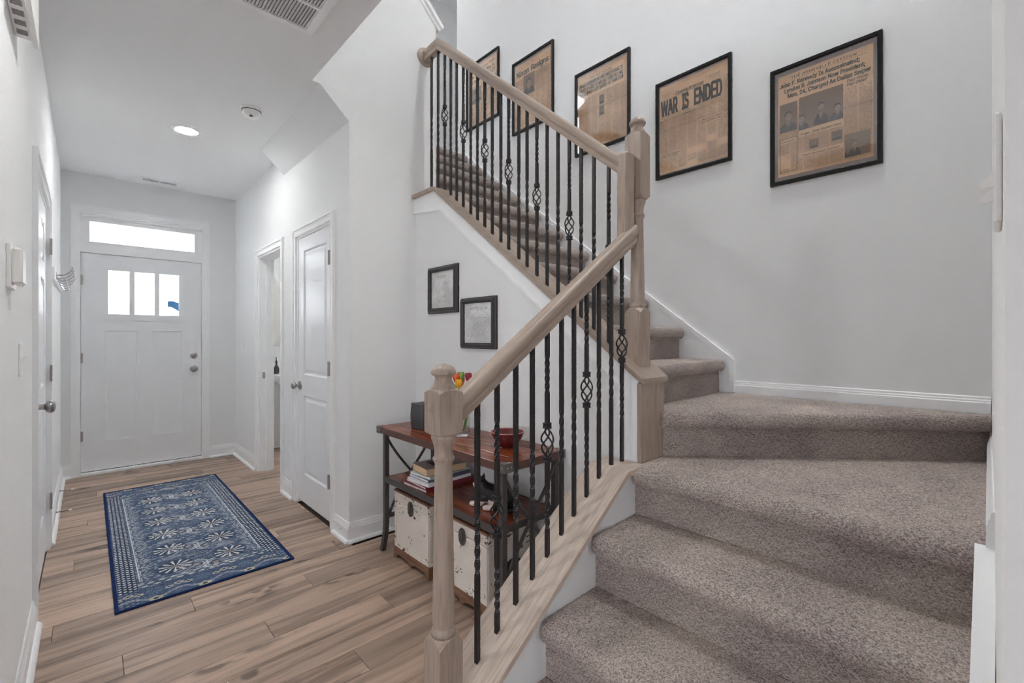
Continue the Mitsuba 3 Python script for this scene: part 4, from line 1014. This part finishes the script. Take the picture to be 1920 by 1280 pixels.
# local axes: f = the way the cat faces (image left), s = towards the viewer's side
O = np.array([1.425, 1.655, SZ + .002]); fdir = np.array([-.45, .89, 0]); sdir = np.array([-.89, -.45, 0])
def cp(f, s, z, r): return (*(O + f * fdir + s * sdir + np.array([0, 0, max(z * .88, r)])), r)
body = limb([[cp(-.055, 0, .050, .050), cp(-.01, 0, .060, .052), cp(.035, 0, .078, .040), cp(.060, 0, .108, .030)],
             [cp(.060, 0, .108, .030), cp(.066, .004, .122, .029)],
             [cp(.035, .026, .060, .020), cp(.060, .028, .020, .014), cp(.105, .026, .012, .012)],
             [cp(.035, -.026, .060, .020), cp(.060, -.028, .020, .014), cp(.100, -.030, .012, .012)],
             [cp(-.05, .034, .040, .034), cp(-.020, .052, .016, .016), cp(.022, .058, .012, .012)],
             [cp(-.05, -.034, .040, .034), cp(-.020, -.050, .016, .016), cp(.018, -.052, .012, .012)],
             [cp(.066, .004, .122, .029), cp(.092, .006, .112, .015)],
             [cp(-.095, .0, .020, .014), cp(-.110, .04, .014, .012), cp(-.085, .075, .013, .010)], [cp(-.07, 0, .04, .03), cp(-.095, 0, .020, .014)]])
v = body.vertices - O; f_ = v @ fdir; s_ = v @ sdir; z_ = v[:, 2]
white = ((z_ < .030) & (f_ > .045)) | ((f_ > .040) & (z_ < .092) & (np.abs(s_) < .024)) | ((f_ > .072) & (z_ < .108)) | ((f_ > .080) & (z_ < .125) & (z_ > .095)) | ((z_ < .032) & (f_ > -.010)) | ((s_ > .045) & (z_ < .045) & (f_ > -.02))
colr = np.where(white[:, None], np.array([.72, .60, .56]), np.array([.014, .013, .015]))
scene['mat_cat'] = {'type': 'twosided', 'bsdf': {'type': 'principled', 'base_color': {'type': 'mesh_attribute', 'name': 'vertex_color'}, 'roughness': .38, 'specular': .5}}
scene[kc + '__body'] = mikit.ply(body, 'mat_cat', True, color=colr)
for s in (-1, 1):
    put('ear', hull([cp(.058, s * .022, .143, 0)[:3], cp(.074, s * .012, .146, 0)[:3], cp(.050, s * .008, .148, 0)[:3], cp(.062, s * .026, .172, 0)[:3], cp(.056, s * .024, .145, 0)[:3]]), FURB, kc)
    put('eye', shift(trimesh.creation.icosphere(2, .0042), *cp(.0915, .004 + s * .012, .127, 0)[:3]), mat('eye_%d' % (s + 1), [.35, .40, .12], .15), kc, smooth=True)
put('nose', shift(trimesh.creation.icosphere(2, .0042), *cp(.1065, .006, .116, 0)[:3]), mat('cat_nose', [.55, .22, .20], .4), kc, smooth=True)

# ------------------------------------------------------------------ rug
k = thing('rug', 'navy blue patterned runner rug in the hallway before the front door', 'rug')
RX0, RY0, RW, RL = .093, 2.758, .768, 2.19
nu, nv = 26, 66
gu, gv = np.meshgrid(np.linspace(0, RW, nu), np.linspace(0, RL, nv), indexing='ij')
edgew = .006 * (meshkit.noise(np.stack([gv * 2.2, gu * 0, gu * 0], -1), 3) - .5) * (gu > RW * .9)
zz = .0075 + .002 * (meshkit.fbm(np.stack([gu * 4, gv * 4, gu * 0], -1), 2, 4) - .5) + np.where(gu > RW - .01, .002 * np.sin(gv * 9), 0)
G = np.stack([RX0 + gu + edgew, RY0 + gv, zz], -1); idx = np.arange(nu * nv).reshape(nu, nv)
F = np.stack([idx[:-1, :-1], idx[1:, :-1], idx[1:, 1:], idx[:-1, 1:]], -1).reshape(-1, 4)
put('pile', (G.reshape(-1, 3), F), RUG, k, smooth=True, uv=np.stack([gu, gv], -1).reshape(-1, 2))
put('binding', cat_([B(RX0 - .003, RX0 + .003, RY0, RY0 + RL, .0005, .009), B(RX0 + RW - .004, RX0 + RW + .003, RY0, RY0 + RL, .0005, .009), B(RX0 - .003, RX0 + RW + .003, RY0 - .004, RY0 + .002, .0005, .009), B(RX0 - .003, RX0 + RW + .003, RY0 + RL - .002, RY0 + RL + .004, .0005, .009)]), RUGEDGE, k)

# ------------------------------------------------------------------ things on the left wall
k = thing('thermostat', 'white wall thermostat on the near left wall', 'thermostat')
put('back_plate', tf(B(2.005, 2.140, 1.415, 1.548, 0, .010, .003), ML), PLASTIC, k)
put('cover', tf(B(2.022, 2.125, 1.428, 1.540, .010, .034, .007), ML), PLASTIC, k)
k = thing('light_switch', 'white light switch on the near left wall below the thermostat', 'light switch')
put('plate', tf(B(2.345, 2.420, 1.130, 1.246, 0, .006, .002), ML), PLASTIC, k)
put('toggle', tf(hull([(2.377, 1.180, .005), (2.389, 1.180, .005), (2.377, 1.196, .005), (2.389, 1.196, .005), (2.379, 1.196, .019), (2.387, 1.196, .019), (2.379, 1.203, .018), (2.387, 1.203, .018)]), ML), PLASTIC, k)
k = thing('light_switch', 'white light switch on the wall at the right edge, seen edge on', 'light switch')
MN = FY_pos(0, .0, 0); yy = wy(.735)
put('plate', B(.700, .772, yy, yy + .0062, 1.387, 1.503, .002), PLASTIC, k)
for xx in (.722, .750):
    zz_ = 1.436 if xx < .73 else 1.426
    put('toggle', hull([(xx - .005, yy + .004, zz_ - .006), (xx + .005, yy + .004, zz_ - .006), (xx - .005, yy + .004, zz_ + .010), (xx + .005, yy + .004, zz_ + .010), (xx - .004, yy + .0165, zz_ - .008), (xx + .004, yy + .0165, zz_ - .008), (xx - .004, yy + .0165, zz_ - .001), (xx + .004, yy + .0165, zz_ - .001)]), PLASTIC, k)
k = thing('light_switch', 'white double switch on the right wall near the front corner', 'light switch')
put('plate', tf(B(-5.47, -5.35, 1.105, 1.220, 0, .006, .002), MR), PLASTIC, k)
for u in (-5.438, -5.392): put('rocker', tf(B(u - .014, u + .014, 1.130, 1.196, .005, .010, .002), MR), PLASTIC, k)
k = thing('door_chime', 'white louvred door chime box high on the near left wall', 'door chime')
put('body', tf(B(1.96, 2.235, 2.268, 2.46, 0, .042, .004), ML), PLASTIC, k)
put('cover', tf(B(1.94, 2.255, 2.255, 2.47, .042, .055, .003), ML), PLASTIC, k)
for q in range(4):
    for r_ in range(3):
        yv = 1.985 + q * .062 + r_ * .012
        put('louvre', tf(B(yv, yv + .006, 2.2655, 2.2685, .008, .034), ML), DUCT, k)
k = thing('coat_rack', 'white wall rack of curved double hooks left of the front door', 'coat rack')
put('board', tf(B(4.38, 5.52, 1.660, 1.752, 0, .016, .003), ML), TRIM, k)
for i in range(5):
    u = 4.50 + i * .225
    pts = spl([(u, 1.705, .016), (u, 1.708, .045), (u, 1.725, .075), (u, 1.765, .098)], 12)
    pts2 = spl([(u, 1.690, .016), (u, 1.672, .034), (u, 1.668, .050), (u, 1.690, .060)], 12)
    hk = cat_([tube(pts, .0056, 8), tube(pts2, .0056, 8), shift(trimesh.creation.icosphere(2, .0075), u, 1.765, .098), shift(trimesh.creation.icosphere(2, .0065), u, 1.690, .060), B(u - .009, u + .009, 1.672, 1.728, .015, .019, .002)])
    put('hook', tf(hk, ML), mat('hook_white', [.60, .60, .61], .18, metal=1.0) if i == 0 else 'mat_hook_white', k, smooth=40)
for i, (yy_, lb) in enumerate(((4.48, 'spring door stop on the left baseboard, nearer of the two'), (5.08, 'spring door stop on the left baseboard, nearer the front door'))):
    k = thing('door_stop', lb, 'door stop', 'spring door stops')
    t = np.linspace(0, 1, 90); th = t * 2 * PI * 16
    put('spring', tf(tube(np.c_[yy_ + .004 * np.cos(th), .052 + .004 * np.sin(th), .016 + t * .066], .0011, 5), ML), mat('spring', [.45, .40, .36], .35, metal=1.0) if i == 0 else 'mat_spring', k, smooth=True)
    put('tip', tf(shift(trimesh.creation.cylinder(.0065, .016, sections=16), yy_, .052, .088), ML), PLASTIC, k, smooth=30)
    put('base', tf(shift(trimesh.creation.cylinder(.008, .006, sections=16), yy_, .052, .0165), ML), NICKEL, k, smooth=30)

# ------------------------------------------------------------------ ceiling fixtures
def downlight(x, y, z, label, r=.066, power=LAMP):
    k = thing('recessed_light', label, 'ceiling light')
    put('trim_ring', shift(lathe([(r, .0), (r + .004, -.006), (r + .026, -.004), (r + .030, 0)][::-1], 48), x, y, z), PLASTIC, k, smooth=40)
    c = trimesh.creation.cylinder(r + .001, .003, sections=40); c.apply_translation([x, y, z - .003])
    key = f'{k}__lens'
    scene[key] = {**mikit.ply(c, PLASTIC), 'emitter': {'type': 'area', 'radiance': {'type': 'rgb', 'value': [power, power, power * .98]}}}
downlight(.526, 4.036, ZC, 'round recessed ceiling light glowing in the hallway')
downlight(.410, 1.630, ZC, 'recessed ceiling light over the viewer end of the hallway')
downlight(1.95, 4.90, 2.56, 'recessed ceiling light inside the bathroom', .06, LAMP * 1.0)
downlight(2.05, 4.15, 5.42, 'recessed ceiling light over the top of the stairs', .075, LAMP * .8)
downlight(1.95, .62, 5.42, 'wide recessed ceiling light high over the lower stairs', .14, LAMP * .85)
k = thing('smoke_detector', 'round white smoke detector on the hallway ceiling', 'smoke detector')
put('base', shift(lathe([(0, -.012), (.066, -.012), (.069, -.008), (.069, 0), (0, 0)], 48), .792, 3.375, ZC), PLASTIC, k, smooth=30)
put('dome', shift(lathe([(0, -.056), (.030, -.054), (.046, -.046), (.054, -.030), (.056, -.012), (0, -.012)], 48), .792, 3.375, ZC), PLASTIC, k, smooth=40)
put('slot', shift(lathe([(.0555, -.0175), (.0585, -.0175), (.0585, -.0145), (.0555, -.0145), (.0555, -.0175)], 48), .792, 3.375, ZC), SLATE, k)
put('button', shift(lathe([(0, -.0585), (.009, -.058), (.010, -.053), (0, -.053)], 20), .782, 3.345, ZC), SLATE, k)
k = thing('ceiling_vent', 'small white ceiling register before the front door', 'vent')
VX0, VX1, VY0, VY1 = .345, .672, 5.46, 5.60
put('frame', cat_([B(VX0, VX1, VY0, VY0 + .028, ZC - .008, ZC, .002), B(VX0, VX1, VY1 - .028, VY1, ZC - .008, ZC, .002), B(VX0, VX0 + .032, VY0, VY1, ZC - .008, ZC, .002), B(VX1 - .032, VX1, VY0, VY1, ZC - .008, ZC, .002), B((VX0 + VX1) / 2 - .008, (VX0 + VX1) / 2 + .008, VY0, VY1, ZC - .008, ZC, .002)]), TRIM, k)
put('recess', B(VX0 + .03, VX1 - .03, VY0 + .026, VY1 - .026, ZC - .0015, ZC), DUCT, k)
for i in range(22):
    x = VX0 + .036 + i * (VX1 - VX0 - .072) / 21
    if abs(x - (VX0 + VX1) / 2) < .012: continue
    put('louvre', hull([(x - .004, VY0 + .026, ZC - .0065), (x - .003, VY0 + .026, ZC - .0065), (x + .002, VY0 + .026, ZC - .0012), (x + .003, VY0 + .026, ZC - .0012), (x - .004, VY1 - .026, ZC - .0065), (x - .003, VY1 - .026, ZC - .0065), (x + .002, VY1 - .026, ZC - .0012), (x + .003, VY1 - .026, ZC - .0012)]), TRIM, k)
k = thing('return_air_grille', 'large white louvred return air grille on the ceiling', 'vent')
GX0, GX1, GY0, GY1 = .215, .815, 1.735, 2.335
put('frame', cat_([B(GX0, GX1, GY0, GY0 + .036, ZC - .012, ZC, .003), B(GX0, GX1, GY1 - .036, GY1, ZC - .012, ZC, .003), B(GX0, GX0 + .036, GY0, GY1, ZC - .012, ZC, .003), B(GX1 - .036, GX1, GY0, GY1, ZC - .012, ZC, .003)]), TRIM, k)
put('recess', B(GX0 + .03, GX1 - .03, GY0 + .03, GY1 - .03, ZC - .0012, ZC), DUCT, k)
bars = [GY0 + .036 + (GY1 - GY0 - .072) * f for f in (.333, .667)]
for y in bars: put('crossbar', B(GX0 + .036, GX1 - .036, y - .007, y + .007, ZC - .011, ZC - .002), TRIM, k)
segs = [GY0 + .036] + bars + [GY1 - .036]
src = None
for j in range(3):
    for i in range(39):
        x = GX0 + .043 + i * (GX1 - GX0 - .086) / 38; a, b = segs[j] + .004, segs[j + 1] - .004
        put('louvre', hull([(x - .0055, yv, ZC - .0105) for yv in (a, b)] + [(x - .0050, yv, ZC - .0112) for yv in (a, b)] + [(x + .0050, yv, ZC - .0030) for yv in (a, b)] + [(x + .0058, yv, ZC - .0036) for yv in (a, b)]), TRIM, k)

# ------------------------------------------------------------------ bathroom glimpse
k = thing('pedestal_sink', 'white pedestal sink glimpsed through the bathroom doorway', 'sink')
SX, SYY = 1.78, 5.50
def oval(rx_, ry_, z, n=40, cy_=SYY): 
    th = np.arange(n) * 2 * PI / n; c, s = np.cos(th), np.sin(th)
    return np.c_[SX + rx_ * np.sign(c) * np.abs(c) ** .7, cy_ + ry_ * np.sign(s) * np.abs(s) ** .7, np.full(n, z)]
put('basin', loft([oval(.10, .10, .70), oval(.20, .16, .745), oval(.262, .205, .80), oval(.275, .212, .835), oval(.275, .212, .852), oval(.262, .200, .857), oval(.225, .165, .853), oval(.19, .13, .80), oval(.10, .07, .76)]), CERAMIC, k, smooth=40)
put('pedestal', loft([oval(.125, .12, 0), oval(.12, .115, .03), oval(.095, .09, .10), oval(.088, .085, .40), oval(.105, .10, .70)]), CERAMIC, k, smooth=40)
f = put('faucet', cat_([tube(spl([(SX - .02, 5.66, .855), (SX - .02, 5.655, .92), (SX - .02, 5.60, .945), (SX - .02, 5.55, .92)], 14), .010, 12), tube([(SX - .13, 5.65, .855), (SX - .13, 5.65, .895)], .013, 14), tube([(SX - .16, 5.64, .900), (SX - .10, 5.655, .905)], .007, 10)]), NICKEL, k, smooth=40)
b_ = thing('soap_bottle', 'dark bottle standing on the bathroom sink', 'bottle')
put('body', shift(lathe([(0, 0), (.026, 0), (.029, .01), (.029, .06), (.018, .085), (.010, .10), (.010, .13), (0, .13)], 28), SX - .215, 5.60, .859), SLATE, b_, smooth=40)
put('pump', shift(lathe([(0, .13), (.012, .13), (.012, .145), (.004, .15), (.004, .19), (0, .19)], 16), SX - .215, 5.60, .859), DARK, b_, smooth=30)
k = thing('mirror', 'frameless bathroom mirror above the sink', 'mirror')
th = np.linspace(0, PI, 30)
mp = Polygon([(1.50, 1.90), (1.50, 1.22)] + [(1.78 - .28 * math.cos(t), 1.22 - .06 * math.sin(t)) for t in th[1:-1]] + [(2.06, 1.22), (2.06, 1.90)])
put('glass', tf(ex(mp, .006), FY_neg(0, YF, 0)), MIRROR, k)

# ------------------------------------------------------------------ outside the front door
put('ground', cat_([B(-30, 30, YF + .13, 60, -.30, -.06)]), mat('concrete', [.55, .54, .52], .9), label='pale concrete outside the front door', kind='structure')
k = thing('garden_flag', 'small blue flag glimpsed through the right door pane', 'flag')
put('pole', tube([(.985, 8.2, -.06), (.985, 8.2, 1.83)], .006, 8), METAL, k)
fl = []
for q in np.linspace(0, 1, 10):
    fl.append([(.845 + .14 * q, 8.2 + .02 * math.sin(q * 7), 1.665 + .05 * (1 - q) + .012 * math.sin(q * 5)), (.845 + .14 * q, 8.2 + .02 * math.sin(q * 7 + .4), 1.79 + .012 * math.sin(q * 5))])
G = np.array(fl).reshape(-1, 3); F = []
for u in range(9): F += [[2 * u, 2 * u + 2, 2 * u + 3], [2 * u, 2 * u + 3, 2 * u + 1]]
put('cloth', trimesh.Trimesh(G, F, process=False), mat('flag_blue', [.008, .06, .13], .8, spec=.1), k, smooth=True)
